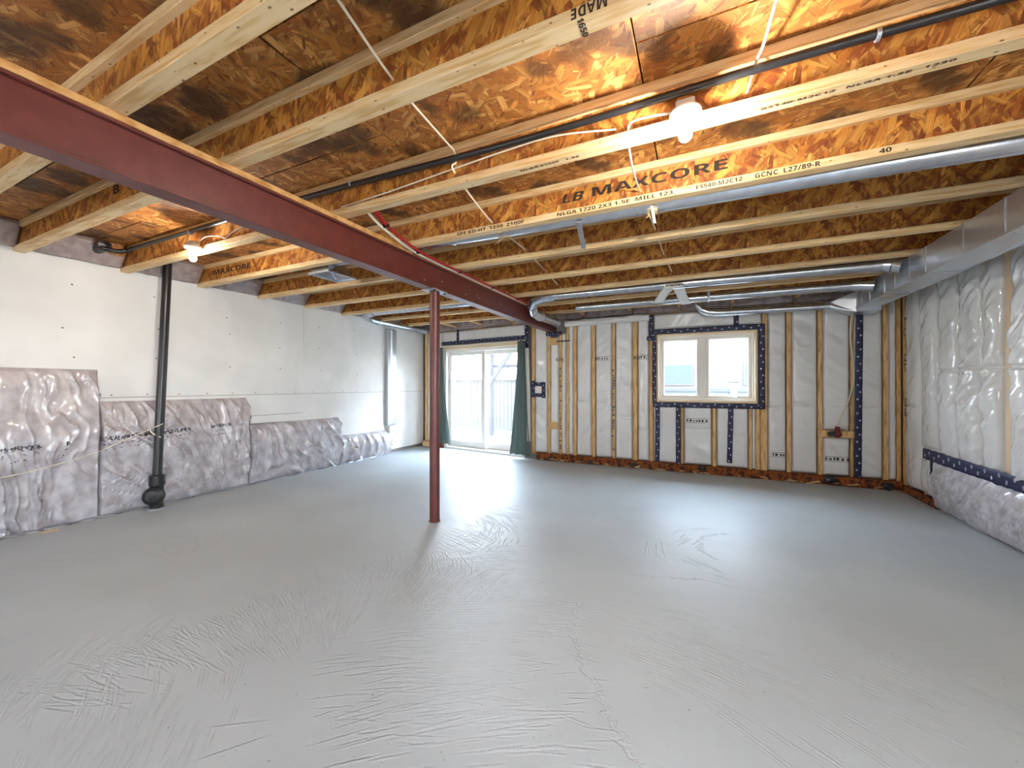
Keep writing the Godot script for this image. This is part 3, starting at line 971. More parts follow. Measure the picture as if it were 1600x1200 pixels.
func build_beam() -> void:
	var b := thing("steel_beam", "dark red steel I-beam running to the back wall", "beam", Vector3(-2.4, 2.292, -2.0))
	put(bx(Vector3(-0.06, 0, -4.85), Vector3(0.06, 0.014, 5.0), 0.002), "bottom_flange", M.steel, b)
	put(bx(Vector3(-0.06, 0.224, -4.85), Vector3(0.06, 0.238, 5.0), 0.002), "top_flange", M.steel, b)
	put(bx(Vector3(-0.06, 0.014, -4.85), Vector3(0.035, 0.224, 5.0), 0.002), "web", M.steel, b)
	for z: float in [-1.02, -1.3, -1.75, -2.0, -2.05, -2.6]:
		var m := MB.new()
		m.lathe([[0.0, 0.004], [0.006, 0.004], [0.008, 0.0]], Transform3D(Basis(Vector3(0, 0, 1), Vector3(1, 0, 0), Vector3(0, 1, 0)), Vector3(0.035, 0.07 + 0.05 * sin(z * 9.0), z)), 8)
		put(m, "rivet", M.zinc_dull, b)
	tag(put(bx(Vector3(-2.462, 2.5305, -6.84), Vector3(-2.335, 2.5645, 2.9), 0.003), "nailer_board", M.nailer), "pale wooden nailer board bolted flat along the top of the red beam", "board")
	var p := thing("support_post", "dark red round steel post holding up the beam", "post", Vector3(-2.39, 0, -3.215))
	var m := MB.new()
	m.lathe([[0.0, 0.0], [0.056, 0.0], [0.056, 0.012], [0.05, 0.014], [0.05, 2.278], [0.0, 2.278]], Transform3D.IDENTITY, 32)
	put(m, "shaft", M.steel, p)
	put(bx(Vector3(-0.075, 2.278, -0.11), Vector3(0.075, 2.291, 0.11), 0.002), "cap_plate", M.zinc_dull, p)
	for s: float in [-1, 1]:
		put(bx(Vector3(0.05, 2.266, s * 0.085 - 0.01), Vector3(0.068, 2.278, s * 0.085 + 0.01), 0.003), "bolt", M.clip, p)

func rings(p: Array, r: float, xs: Array) -> MB:
	var b := MB.new()
	for x: Array in xs:
		b.sweep([x[0] - x[1] * 0.012, x[0] - x[1] * 0.006, x[0] + x[1] * 0.006, x[0] + x[1] * 0.012], [r, r + 0.005, r + 0.005, r], 20)
	return b

func build_ducts() -> void:
	# long round duct behind the MAXCORE joist
	var d := thing("round_duct", "long grey round duct tucked behind the MAXCORE joist", "duct")
	var m := MB.new()
	m.sweep(smooth_path([Vector3(-3.42, 2.655, -2.93), Vector3(-2.4, 2.655, -2.9), Vector3(-1.4, 2.628, -2.895), Vector3(0.4, 2.60, -2.895), Vector3(2.2, 2.56, -2.895)], 4), 0.062, 24)
	put(m, "pipe", M.zinc, d)
	put(rings([], 0.063, [[Vector3(-1.95, 2.643, -2.898), Vector3(1, 0, 0)], [Vector3(-0.42, 2.612, -2.895), Vector3(1, 0, 0)]]), "joint_ring", M.zinc, d)
	# register boot at its far end
	var b := thing("register_boot", "open galvanized register boot hanging left of the red beam", "duct")
	var fr := MB.new()
	var q0 := [Vector3(-3.74, 2.545, -2.86), Vector3(-3.47, 2.545, -2.86), Vector3(-3.47, 2.545, -3.2), Vector3(-3.74, 2.545, -3.2)]
	var q1 := [Vector3(-3.66, 2.70, -2.87), Vector3(-3.50, 2.72, -2.87), Vector3(-3.50, 2.72, -3.0), Vector3(-3.66, 2.70, -3.0)]
	for k in 4:
		var a: Vector3 = q0[k]
		var c: Vector3 = q0[(k + 1) % 4]
		fr.flat([a, c, q1[(k + 1) % 4], q1[k]], (a + c) * 0.5 - Vector3(-3.6, 2.6, -3.0))
	fr.flat(q1, Vector3.UP)
	fr.sweep([Vector3(-3.56, 2.66, -2.935), Vector3(-3.40, 2.656, -2.93)], 0.061, 20, false)
	put(fr, "funnel", M.zinc, b)
	var fl := MB.new()
	for r: Array in [[-3.76, -3.45, -2.86, -2.845], [-3.76, -3.45, -3.22, -3.2], [-3.76, -3.74, -3.2, -2.86], [-3.47, -3.45, -3.2, -2.86]]:
		fl.box(Vector3(r[0], 2.525, r[2]), Vector3(r[1], 2.547, r[3]), 0.001)
	put(fl, "flange", M.zinc_flat, b)
	# trunk on the right
	var t := thing("trunk_duct", "rectangular galvanized trunk duct along the top of the right wall", "duct")
	m = MB.new()
	m.box(Vector3(1.765, 2.325, -6.38), Vector3(2.0, 2.558, 2.6), 0.003)
	put(m, "trunk", M.zinc_flat, t)
	for z: float in [-5.9, -5.5, -4.65, -3.65, -2.4]:
		put(bx(Vector3(1.757, 2.318, z - 0.006), Vector3(2.008, 2.561, z + 0.006), 0.002), "drive_seam", M.zinc, t)
	for z: float in [-6.15, -5.25, -4.95, -4.1]:
		put(bx(Vector3(1.761, 2.33, z - 0.004), Vector3(1.766, 2.555, z + 0.004), 0.001), "crease", M.zinc, t)
	m = MB.new()
	m.box(Vector3(1.752, 2.312, -6.38), Vector3(1.772, 2.33, 2.6), 0.002)
	put(m, "bottom_seam", M.zinc_flat, t)
	put(bx(Vector3(1.99, 2.318, -6.38), Vector3(2.012, 2.335, 2.6), 0.002), "bottom_seam", M.zinc, t)
	# pyramid take-off at its end
	m = MB.new()
	var a0 := [Vector3(1.765, 2.27, -6.62), Vector3(1.765, 2.27, -6.32), Vector3(1.765, 2.53, -6.32), Vector3(1.765, 2.53, -6.62)]
	var cc := Vector3(1.52, 2.385, -6.46)
	for k in 4:
		for j in 4:
			var g0 := -2.356 + (k + j / 4.0) * PI / 2
			var g1 := -2.356 + (k + (j + 1) / 4.0) * PI / 2
			var r0 := cc + Vector3(0, sin(g0), cos(g0 + PI) * -1.0) * 0.058
			var r1 := cc + Vector3(0, sin(g1), cos(g1 + PI) * -1.0) * 0.058
			if j == 0:
				m.flat([a0[k], r0, r1], Vector3(-0.6, 0, 0) + (r0 - cc) * 8.0)
			elif j == 3:
				m.flat([a0[k], a0[(k + 1) % 4], r1, r0], Vector3(-0.6, 0, 0) + (r0 - cc) * 8.0)
			else:
				m.flat([a0[k], r0, r1], Vector3(-0.6, 0, 0) + (r0 - cc) * 8.0)
	put(m, "takeoff", M.zinc_flat, t)
	m = MB.new()
	m.box(Vector3(1.76, 2.27, -6.62), Vector3(2.0, 2.54, -6.30), 0.004)
	put(m, "end_box", M.zinc_flat, t)
	# two runs between the rear joists
	d = thing("round_duct", "foremost of the twin round ducts, its elbow dropping beside the red beam", "duct")
	m = MB.new()
	m.sweep([Vector3(1.60, 2.548, -5.13), Vector3(-0.2, 2.565, -5.13), Vector3(-1.84, 2.575, -5.13)], 0.056, 20)
	put(m, "pipe", M.zinc, d)
	# gored elbow: five straight pieces
	var el := [Vector3(-1.82, 2.575, -5.13), Vector3(-1.98, 2.572, -5.14), Vector3(-2.12, 2.545, -5.18), Vector3(-2.20, 2.49, -5.27), Vector3(-2.235, 2.435, -5.40), Vector3(-2.24, 2.42, -5.56)]
	for k in el.size() - 1:
		m = MB.new()
		var dir: Vector3 = (el[k + 1] - el[k]).normalized()
		m.sweep([el[k] - dir * 0.012, el[k] + dir * 0.004, el[k + 1] - dir * 0.004, el[k + 1] + dir * 0.012], [0.066, 0.078, 0.072, 0.064], 20)
		put(m, "elbow_gore", M.zinc, d)
	m = MB.new()
	m.sweep([Vector3(-2.24, 2.42, -5.54), Vector3(-2.24, 2.425, -6.48)], 0.072, 22)
	put(m, "outlet_pipe", M.zinc, d)
	put(rings([], 0.074, [[Vector3(-2.24, 2.42, -5.62), Vector3(0, 0, 1)], [Vector3(-2.24, 2.42, -5.7), Vector3(0, 0, 1)], [Vector3(-2.24, 2.425, -6.44), Vector3(0, 0, 1)]]), "bead", M.zinc_flat, d)
	m = MB.new()
	m.sweep([Vector3(1.54, 2.548, -5.13), Vector3(1.56, 2.548, -5.13), Vector3(1.62, 2.546, -5.125), Vector3(1.63, 2.546, -5.125), Vector3(1.69, 2.53, -5.10), Vector3(1.70, 2.53, -5.10), Vector3(1.765, 2.50, -5.06)], [0.056, 0.072, 0.068, 0.058, 0.078, 0.064, 0.074], 16)
	put(m, "takeoff_elbow", M.zinc, d)
	d = thing("round_duct", "rear of the twin round ducts, ending short of the red beam", "duct")
	m = MB.new()
	m.sweep([Vector3(1.52, 2.51, -5.83), Vector3(-1.7, 2.525, -5.83)], 0.052, 20)
	put(m, "pipe", M.zinc, d)
	m = MB.new()
	m.sweep([Vector3(1.46, 2.51, -5.83), Vector3(1.48, 2.51, -5.83), Vector3(1.55, 2.508, -5.825), Vector3(1.56, 2.508, -5.825), Vector3(1.64, 2.495, -5.80), Vector3(1.65, 2.495, -5.80), Vector3(1.765, 2.47, -5.76)], [0.052, 0.068, 0.064, 0.054, 0.074, 0.06, 0.07], 16)
	put(m, "takeoff_elbow", M.zinc, d)
	put(bx(Vector3(0.08, 2.46, -5.90), Vector3(0.11, 2.70, -5.77), 0.003), "hanger_strap", M.zinc_dull, d)
	d = thing("round_duct", "short round duct above the window, fed from the trunk end", "duct")
	m = MB.new()
	m.sweep(smooth_path([Vector3(1.54, 2.385, -6.46), Vector3(0.3, 2.40, -6.46), Vector3(0.16, 2.41, -6.46)], 2), 0.05, 20)
	put(m, "pipe", M.zinc, d)
	m = MB.new()
	m.sweep([Vector3(0.19, 2.41, -6.46), Vector3(0.10, 2.42, -6.46), Vector3(0.02, 2.46, -6.46), Vector3(-0.03, 2.53, -6.46), Vector3(-0.03, 2.62, -6.46)], 0.054, 12)
	put(m, "elbow", M.zinc, d)
	m = MB.new()
	m.sweep([Vector3(1.46, 2.386, -6.46), Vector3(1.5, 2.386, -6.46), Vector3(1.55, 2.386, -6.46)], [0.052, 0.06, 0.06], 12)
	put(m, "collar", M.zinc_flat, d)
	# left of the beam
	d = thing("round_duct", "round duct turning along the top of the white drywall", "duct")
	m = MB.new()
	m.sweep([Vector3(-2.62, 2.60, -5.09), Vector3(-5.1, 2.60, -5.09)], 0.056, 20)
	put(m, "pipe", M.zinc, d)
	m = MB.new()
	m.sweep(smooth_path([Vector3(-5.05, 2.60, -5.09), Vector3(-5.3, 2.585, -5.14), Vector3(-5.42, 2.56, -5.33), Vector3(-5.44, 2.545, -5.55)], 3), 0.066, 14)
	put(m, "elbow", M.zinc, d)
	m = MB.new()
	m.sweep([Vector3(-5.44, 2.545, -5.52), Vector3(-5.36, 2.52, -6.9)], 0.066, 20)
	put(m, "wall_run", M.zinc, d)
	put(rings([], 0.067, [[Vector3(-5.437, 2.545, -5.56), Vector3(0, 0, 1)], [Vector3(-5.365, 2.521, -6.85), Vector3(0, 0, 1)]]), "bead", M.zinc_flat, d)
	var s := thing("wall_stack_duct", "flat vertical galvanized duct on the drywall near the corner", "duct")
	put(bx(Vector3(-5.63, 0.56, -6.03), Vector3(-5.545, 2.47, -5.95), 0.004), "return_side", M.zinc_dull, s)
	put(bx(Vector3(-5.63, 0.56, -6.22), Vector3(-5.555, 2.47, -6.06), 0.02), "duct_body", M.zinc_flat, s)
	put(bx(Vector3(-5.63, 0.58, -6.06), Vector3(-5.60, 2.45, -6.03), 0.002), "seam", M.zinc_dull, s)
	m = MB.new()
	m.lathe([[0.0, 0.012], [0.04, 0.012], [0.045, 0.0]], Transform3D(Basis(Vector3(0, 0, 1), Vector3(1, 0, 0), Vector3(0, 1, 0)), Vector3(-5.555, 1.38, -6.13)), 20)
	put(m, "damper_knob", M.zinc_dull, s)
	var wb := thing("white_box", "white plastic box at the foot of the flat vertical duct", "box")
	put(bx(Vector3(-5.628, 0.40, -6.26), Vector3(-5.53, 0.555, -5.98), 0.01), "case", M.porcelain, wb)
	put(bx(Vector3(-5.53, 0.43, -6.2), Vector3(-5.524, 0.53, -6.04), 0.002), "cover", M.vinyl, wb)

func build_pipes() -> void:
	var p := thing("drain_pipe", "black plastic drain stack standing against the left wall", "pipe")
	var m := MB.new()
	m.sweep([Vector3(-5.37, 0.30, -2.225), Vector3(-5.385, 2.815, -2.325)], 0.042, 24)
	put(m, "stack", M.abs, p)
	m = MB.new()
	m.lathe([[0.0, 0.0], [0.062, 0.0], [0.062, 0.05], [0.056, 0.055], [0.06, 0.25], [0.07, 0.26], [0.07, 0.36], [0.062, 0.368], [0.043, 0.372]], Transform3D(Basis.IDENTITY, Vector3(-5.37, 0.0, -2.225)), 24)
	put(m, "hub", M.abs, p)
	m = MB.new()
	var face := Vector3(0.75, 0.05, 0.6).normalized()
	var sx := Vector3.UP.cross(face).normalized()
	m.lathe([[0.06, 0.0], [0.072, 0.05], [0.092, 0.055], [0.098, 0.095], [0.092, 0.115], [0.06, 0.13], [0.0, 0.136]], Transform3D(Basis(sx, face, sx.cross(face)), Vector3(-5.37, 0.155, -2.225)), 24)
	var co := put(m, "cleanout", M.abs, p)
	put(bx(Vector3(-0.02, 0.12, -0.02), Vector3(0.02, 0.14, 0.02), 0.004), "square_nut", M.abs, co).transform = Transform3D(Basis(sx, face, sx.cross(face)), Vector3(-5.37, 0.155, -2.225))
	m = MB.new()
	m.lathe([[0.09, 0.0], [0.085, 0.012], [0.07, 0.02], [0.063, 0.02]], Transform3D(Basis.IDENTITY, Vector3(-5.37, 0.0, -2.225)), 20)
	put(m, "sealant", M.zinc_dull, p)
	var v := thing("vent_pipe", "long black plastic pipe strapped along the third joist", "pipe")
	var path := [Vector3(-5.33, 2.762, -1.984), Vector3(-2.69, 2.748, -1.984), Vector3(-0.95, 2.703, -1.984), Vector3(0.26, 2.712, -1.984), Vector3(0.95, 2.704, -1.984), Vector3(2.2, 2.70, -1.984)]
	put(tube(path, 0.0185, 14), "pipe", M.abs, v)
	m = MB.new()
	m.sweep(smooth_path([Vector3(-5.28, 2.762, -1.984), Vector3(-5.36, 2.75, -1.97), Vector3(-5.38, 2.72, -1.90), Vector3(-5.385, 2.72, -1.78)]), 0.022, 10)
	put(m, "elbow", M.abs, v)
	for x: float in [-4.2, -2.18, 0.62]:
		m = MB.new()
		m.sweep([Vector3(x - 0.006, 2.745 if x < -2 else 2.705, -1.984), Vector3(x + 0.006, 2.745 if x < -2 else 2.705, -1.984)], 0.024, 14)
		put(m, "strap", M.zinc_dull, v)
	# vent openings in the rim by the pipe's end
	var r := thing("vent_collar", "dark duct collar in the rim beside the black pipe end", "vent")
	m = MB.new()
	m.sweep([Vector3(-5.56, 2.735, -1.80), Vector3(-5.36, 2.745, -1.80)], [0.05, 0.052], 16, false)
	put(m, "ring", M.abs, r)
	put(bx(Vector3(-5.50, 2.70, -1.98), Vector3(-5.42, 2.80, -1.87), 0.006), "board_patch", M.deck, r)
	# supply lines along the beam
	var red := thing("water_line", "red plastic water line clipped along the beam's top edge", "pipe")
	put(tube([Vector3(-2.14, 2.66, -2.10), Vector3(-2.20, 2.61, -2.30), Vector3(-2.255, 2.555, -2.70), Vector3(-2.285, 2.546, -3.1), Vector3(-2.288, 2.546, -4.3), Vector3(-2.29, 2.546, -5.9)], 0.0115, 10), "pipe", M.red_pipe, red)
	put(tube([Vector3(-2.14, 2.66, -2.10), Vector3(-2.17, 2.635, -2.2), Vector3(-2.205, 2.605, -2.32)], 0.016, 10), "sleeve", M.red_pipe, red)
	var wh := thing("water_line", "white plastic water line beside the red one on the beam", "pipe")
	put(tube([Vector3(-2.19, 2.65, -2.08), Vector3(-2.245, 2.60, -2.30), Vector3(-2.295, 2.548, -2.70), Vector3(-2.315, 2.54, -3.1), Vector3(-2.318, 2.54, -4.3), Vector3(-2.32, 2.54, -5.9)], 0.0115, 10), "pipe", M.white_pipe, wh)
	for z: float in [-2.36, -2.83, -3.52, -4.25, -4.96, -5.6]:
		var y := 2.60 if z > -2.5 else 2.546
		var x := -2.225 if z > -2.5 else -2.303
		put(bx(Vector3(x - 0.034, y - 0.014, z - 0.014), Vector3(x + 0.03, y + 0.014, z + 0.014), 0.005), "clip", M.clip, wh)

func cable(label: String, pts: Array, r := 0.006, m: Material = null, group := "") -> void:
	var b := MB.new()
	b.sweep(smooth_path(pts, 6), r, 7, true, 0.7)
	tag(put(b, "cable", m if m else M.cable), label, "cable", group)

func build_cables() -> void:
	cable("white cable threaded through the joists between beam and lamp", [Vector3(-1.04, 2.66, -0.4), Vector3(-1.08, 2.655, -0.82), Vector3(-1.19, 2.66, -1.31), Vector3(-1.29, 2.72, -1.82), Vector3(-1.325, 2.747, -1.97), Vector3(-1.345, 2.71, -2.02), Vector3(-1.365, 2.655, -2.045), Vector3(-1.49, 2.64, -2.76), Vector3(-1.52, 2.65, -3.49), Vector3(-1.6, 2.655, -4.23), Vector3(-1.68, 2.66, -4.9)])
	cable("white cable crossing the joist bay at the top right of the lamp", [Vector3(0.26, 2.67, -0.9), Vector3(0.25, 2.665, -1.31), Vector3(0.235, 2.73, -1.84), Vector3(0.22, 2.748, -1.975), Vector3(0.205, 2.71, -2.02), Vector3(0.19, 2.66, -2.03), Vector3(0.187, 2.655, -2.05)])
	cable("white cable dropping from lamp joist to the MAXCORE joist, then rearward", [Vector3(-0.335, 2.64, -2.05), Vector3(-0.35, 2.60, -2.3), Vector3(-0.365, 2.645, -2.76), Vector3(-0.34, 2.65, -3.49), Vector3(-0.33, 2.655, -4.23), Vector3(-0.30, 2.66, -4.9)])
	cable("white cable stapled along the lamp joist under the black pipe", [Vector3(-0.385, 2.64, -2.018), Vector3(-0.7, 2.69, -2.012), Vector3(-1.0, 2.69, -2.015), Vector3(-1.4, 2.67, -2.02), Vector3(-1.9, 2.64, -2.02), Vector3(-2.33, 2.63, -2.03)], 0.006)
	cable("thin white cable looped from the left wall to the drain stack", [Vector3(-5.30, 0.52, 0.2), Vector3(-5.36, 0.55, -0.6), Vector3(-5.36, 0.57, -1.2), Vector3(-5.36, 0.68, -1.7), Vector3(-5.33, 0.86, -2.1), Vector3(-5.325, 0.92, -2.24), Vector3(-5.40, 0.94, -2.30), Vector3(-5.43, 0.92, -2.24), Vector3(-5.40, 0.85, -2.18), Vector3(-5.325, 0.78, -2.24)], 0.006)
	cable("white corrugated cable hanging from the trunk duct to the red fitting", [Vector3(1.80, 2.28, -6.60), Vector3(1.785, 2.15, -6.62), Vector3(1.78, 1.95, -6.625), Vector3(1.805, 1.7, -6.625), Vector3(1.812, 1.4, -6.625), Vector3(1.76, 1.15, -6.625), Vector3(1.68, 0.92, -6.625), Vector3(1.645, 0.80, -6.625)], 0.012, M.white_pipe)
	var g := thing("water_fitting", "dark red and black fitting on the wood block below the corrugated cable", "fitting")
	var m := MB.new()
	m.lathe([[0.0, 0.0], [0.05, 0.0], [0.052, 0.02], [0.045, 0.04], [0.02, 0.052], [0.0, 0.054]], Transform3D(Basis(Vector3(1, 0, 0), Vector3(0, 0, 1), Vector3(0, -1, 0)), Vector3(1.645, 0.70, -6.655)), 18)
	put(m, "red_body", M.outlet, g)
	m = MB.new()
	m.sweep([Vector3(1.54, 0.695, -6.635), Vector3(1.56, 0.695, -6.63), Vector3(1.62, 0.70, -6.63)], [0.02, 0.035, 0.038], 12)
	put(m, "black_cap", M.abs, g)
	put(bx(Vector3(1.62, 0.74, -6.65), Vector3(1.67, 0.80, -6.62), 0.006), "stem", M.outlet, g)
	put(tube([Vector3(1.64, 0.81, -6.635), Vector3(1.70, 0.79, -6.63), Vector3(1.75, 0.745, -6.63)], 0.006, 6), "loose_wire", M.white_pipe, g)

func lamp(label: String, at: Vector3, power: float, seen := true) -> void:
	var l := thing("lamp_socket", label, "lamp", at, "bare bulbs on the joists")
	var m := MB.new()
	m.lathe([[0.0, 0.0], [0.066, 0.0], [0.068, -0.008], [0.062, -0.018], [0.05, -0.024], [0.036, -0.03], [0.03, -0.042], [0.026, -0.046], [0.0, -0.046]], Transform3D.IDENTITY, 32)
	put(m, "porcelain_base", M.porcelain, l)
	put(bx(Vector3(-0.04, 0.0, -0.035), Vector3(0.04, 0.045, 0.035), 0.006), "wiring_box", M.zinc_dull, l)
	m = MB.new()
	m.lathe([[0.013, -0.046], [0.014, -0.06], [0.024, -0.078], [0.03, -0.098], [0.029, -0.112], [0.021, -0.126], [0.01, -0.133], [0.0, -0.135]], Transform3D.IDENTITY, 24)
	put(m, "bulb", M.bulb, l)
	var o := OmniLight3D.new()
	o.name = "bulb_light"
	o.position = Vector3(0, -0.095, 0)
	o.light_color = Color(1.0, 0.975, 0.935)
	o.light_energy = power
	o.light_size = 0.028
	o.omni_range = 18.0
	o.omni_attenuation = 2.0
	o.shadow_enabled = true
	l.add_child(o)

const LAMP_POWER := 1.5
func build_lamps() -> void:
	lamp("glowing bulb in a white porcelain socket right of the beam", Vector3(-0.061, 2.578, -1.935), LAMP_POWER)
	lamp("glowing bulb in a white porcelain socket left of the beam", Vector3(-4.06, 2.578, -1.935), LAMP_POWER * 0.45)
	cable("white cable pair looping into the right hand lamp socket", [Vector3(-0.12, 2.60, -1.95), Vector3(-0.2, 2.625, -1.97), Vector3(-0.30, 2.645, -2.0), Vector3(-0.325, 2.625, -2.02), Vector3(-0.325, 2.60, -2.04)], 0.007)
	cable("thin cable looping from joist to the left hand lamp socket", [Vector3(-4.0, 2.60, -1.94), Vector3(-3.92, 2.65, -1.96), Vector3(-3.8, 2.655, -2.0), Vector3(-3.72, 2.63, -2.02), Vector3(-3.6, 2.67, -2.02), Vector3(-3.3, 2.71, -2.02)], 0.006, M.grey_cable)

func strip(pts: Array, width: float, across: Vector3, out: Vector3, ragged := 0.004) -> MB:
	var n := 0
	var path := []
	for k in pts.size() - 1:
		var a: Vector3 = pts[k]
		var b: Vector3 = pts[k + 1]
		var c := maxi(2, int(a.distance_to(b) / 0.04))
		for j in c:
			path.append(a.lerp(b, float(j) / c))
	path.append(pts[-1])
	n = path.size()
	var p := []
	var uv := []
	var run := 0.0
	for k in n:
		if k > 0:
			run += (path[k] as Vector3).distance_to(path[k - 1])
		var col := PackedVector3Array()
		var cu := []
		for j in 6:
			var f: float = [-0.5, -0.5, -0.2, 0.2, 0.5, 0.5][j]
			var lift := -0.012 if j == 0 or j == 5 else 0.002 + 0.003 * soft.get_noise_2d(run * 14.0, j * 3.0 + width * 100.0)
			var e := ragged * soft.get_noise_2d(run * 22.0, j * 9.0) if absf(f) > 0.4 else 0.0
			col.append(path[k] + across * (width * f + e) + out * lift)
			cu.append(Vector2(f + 0.5, run / 0.56))
		p.append(col)
		uv.append(cu)
	var m := MB.new()
	m.grid(p, out, uv)
	return m

func tape(label: String, a: Vector3, b: Vector3, width: float) -> void:
	var across := Vector3(1, 0, 0) if absf(b.y - a.y) > absf(b.x - a.x) else Vector3.UP
	tag(put(strip([a, b], width, across, Vector3(0, 0, 1)), "tape_strip", M.tape), label, "tape", "navy tape strips on the back wall")

func build_tapes() -> void:
	var z := -6.652
	tape("navy tape strip across the top of the window", Vector3(-0.69, 2.195, z), Vector3(0.83, 2.195, z), 0.075)
	tape("navy tape strip along the bottom of the window", Vector3(-0.69, 1.045, z), Vector3(0.83, 1.045, z), 0.075)
	tape("navy tape strip down the left side of the window", Vector3(-0.665, 2.19, z + 0.003), Vector3(-0.665, 1.05, z + 0.003), 0.06)
	tape("navy tape strip down the right side of the window", Vector3(0.79, 2.19, z + 0.003), Vector3(0.79, 1.03, z + 0.003), 0.075)
	tape("navy tape strip rising from the window's top left corner", Vector3(-0.715, 2.47, z + 0.001), Vector3(-0.715, 2.13, z + 0.001), 0.06)
	tape("short navy tape crosspiece at the window's top left corner", Vector3(-0.78, 2.10, z + 0.005), Vector3(-0.64, 2.10, z + 0.005), 0.06)
	tape("short navy tape strip above the window's right half", Vector3(0.47, 2.42, z - 0.002), Vector3(0.47, 2.22, z - 0.002), 0.065)
	tape("navy tape strip below the window's left corner", Vector3(-0.62, 1.02, z), Vector3(-0.625, 0.15, z), 0.068)
	tape("navy tape strip below the window's left pane", Vector3(-0.318, 1.02, z), Vector3(-0.318, 0.13, z), 0.066)
	tape("navy tape strip below the window's right pane, not reaching the plate", Vector3(0.40, 1.02, z), Vector3(0.382, 0.2, z), 0.066)
	tape("long navy tape strip from the trunk duct to the bottom plate", Vector3(1.885, 2.33, z), Vector3(1.862, 0.14, z), 0.075)
	# black tape round the patio door
	for t: Array in [["black tape strip across the top of the patio door", Vector3(-5.02, 2.245, back(-5.02, 0.03)), Vector3(-2.92, 2.245, back(-2.92, 0.03)), 0.06], ["short black tape strip above the patio door", Vector3(-4.57, 2.5, back(-4.57, 0.035)), Vector3(-4.57, 2.27, back(-4.57, 0.035)), 0.05], ["black tape strip down the right side of the patio door", Vector3(-2.9, 2.46, back(-2.9, 0.04)), Vector3(-2.86, 0.9, back(-2.86, 0.04)), 0.07]]:
		tape(t[0], t[1], t[2], t[3])
	# right wall
	tag(put(strip([Vector3(2.262, 0.585, -6.02), Vector3(2.262, 0.575, -5.5), Vector3(2.262, 0.57, -4.9), Vector3(2.262, 0.565, -4.3), Vector3(2.262, 0.56, -3.7)], 0.115, Vector3.UP, Vector3(-1, 0, 0), 0.012), "tape_strip", M.tape), "wide navy tape strip along the right wall above the grey blanket", "tape")
	put(strip([Vector3(2.266, 0.55, -5.87), Vector3(2.266, 0.34, -5.88)], 0.03, Vector3(0, 0, 1), Vector3(-1, 0, 0)), "tape_tail", M.tape_plain, get_node("tape_strip_014") if has_node("tape_strip_014") else null)

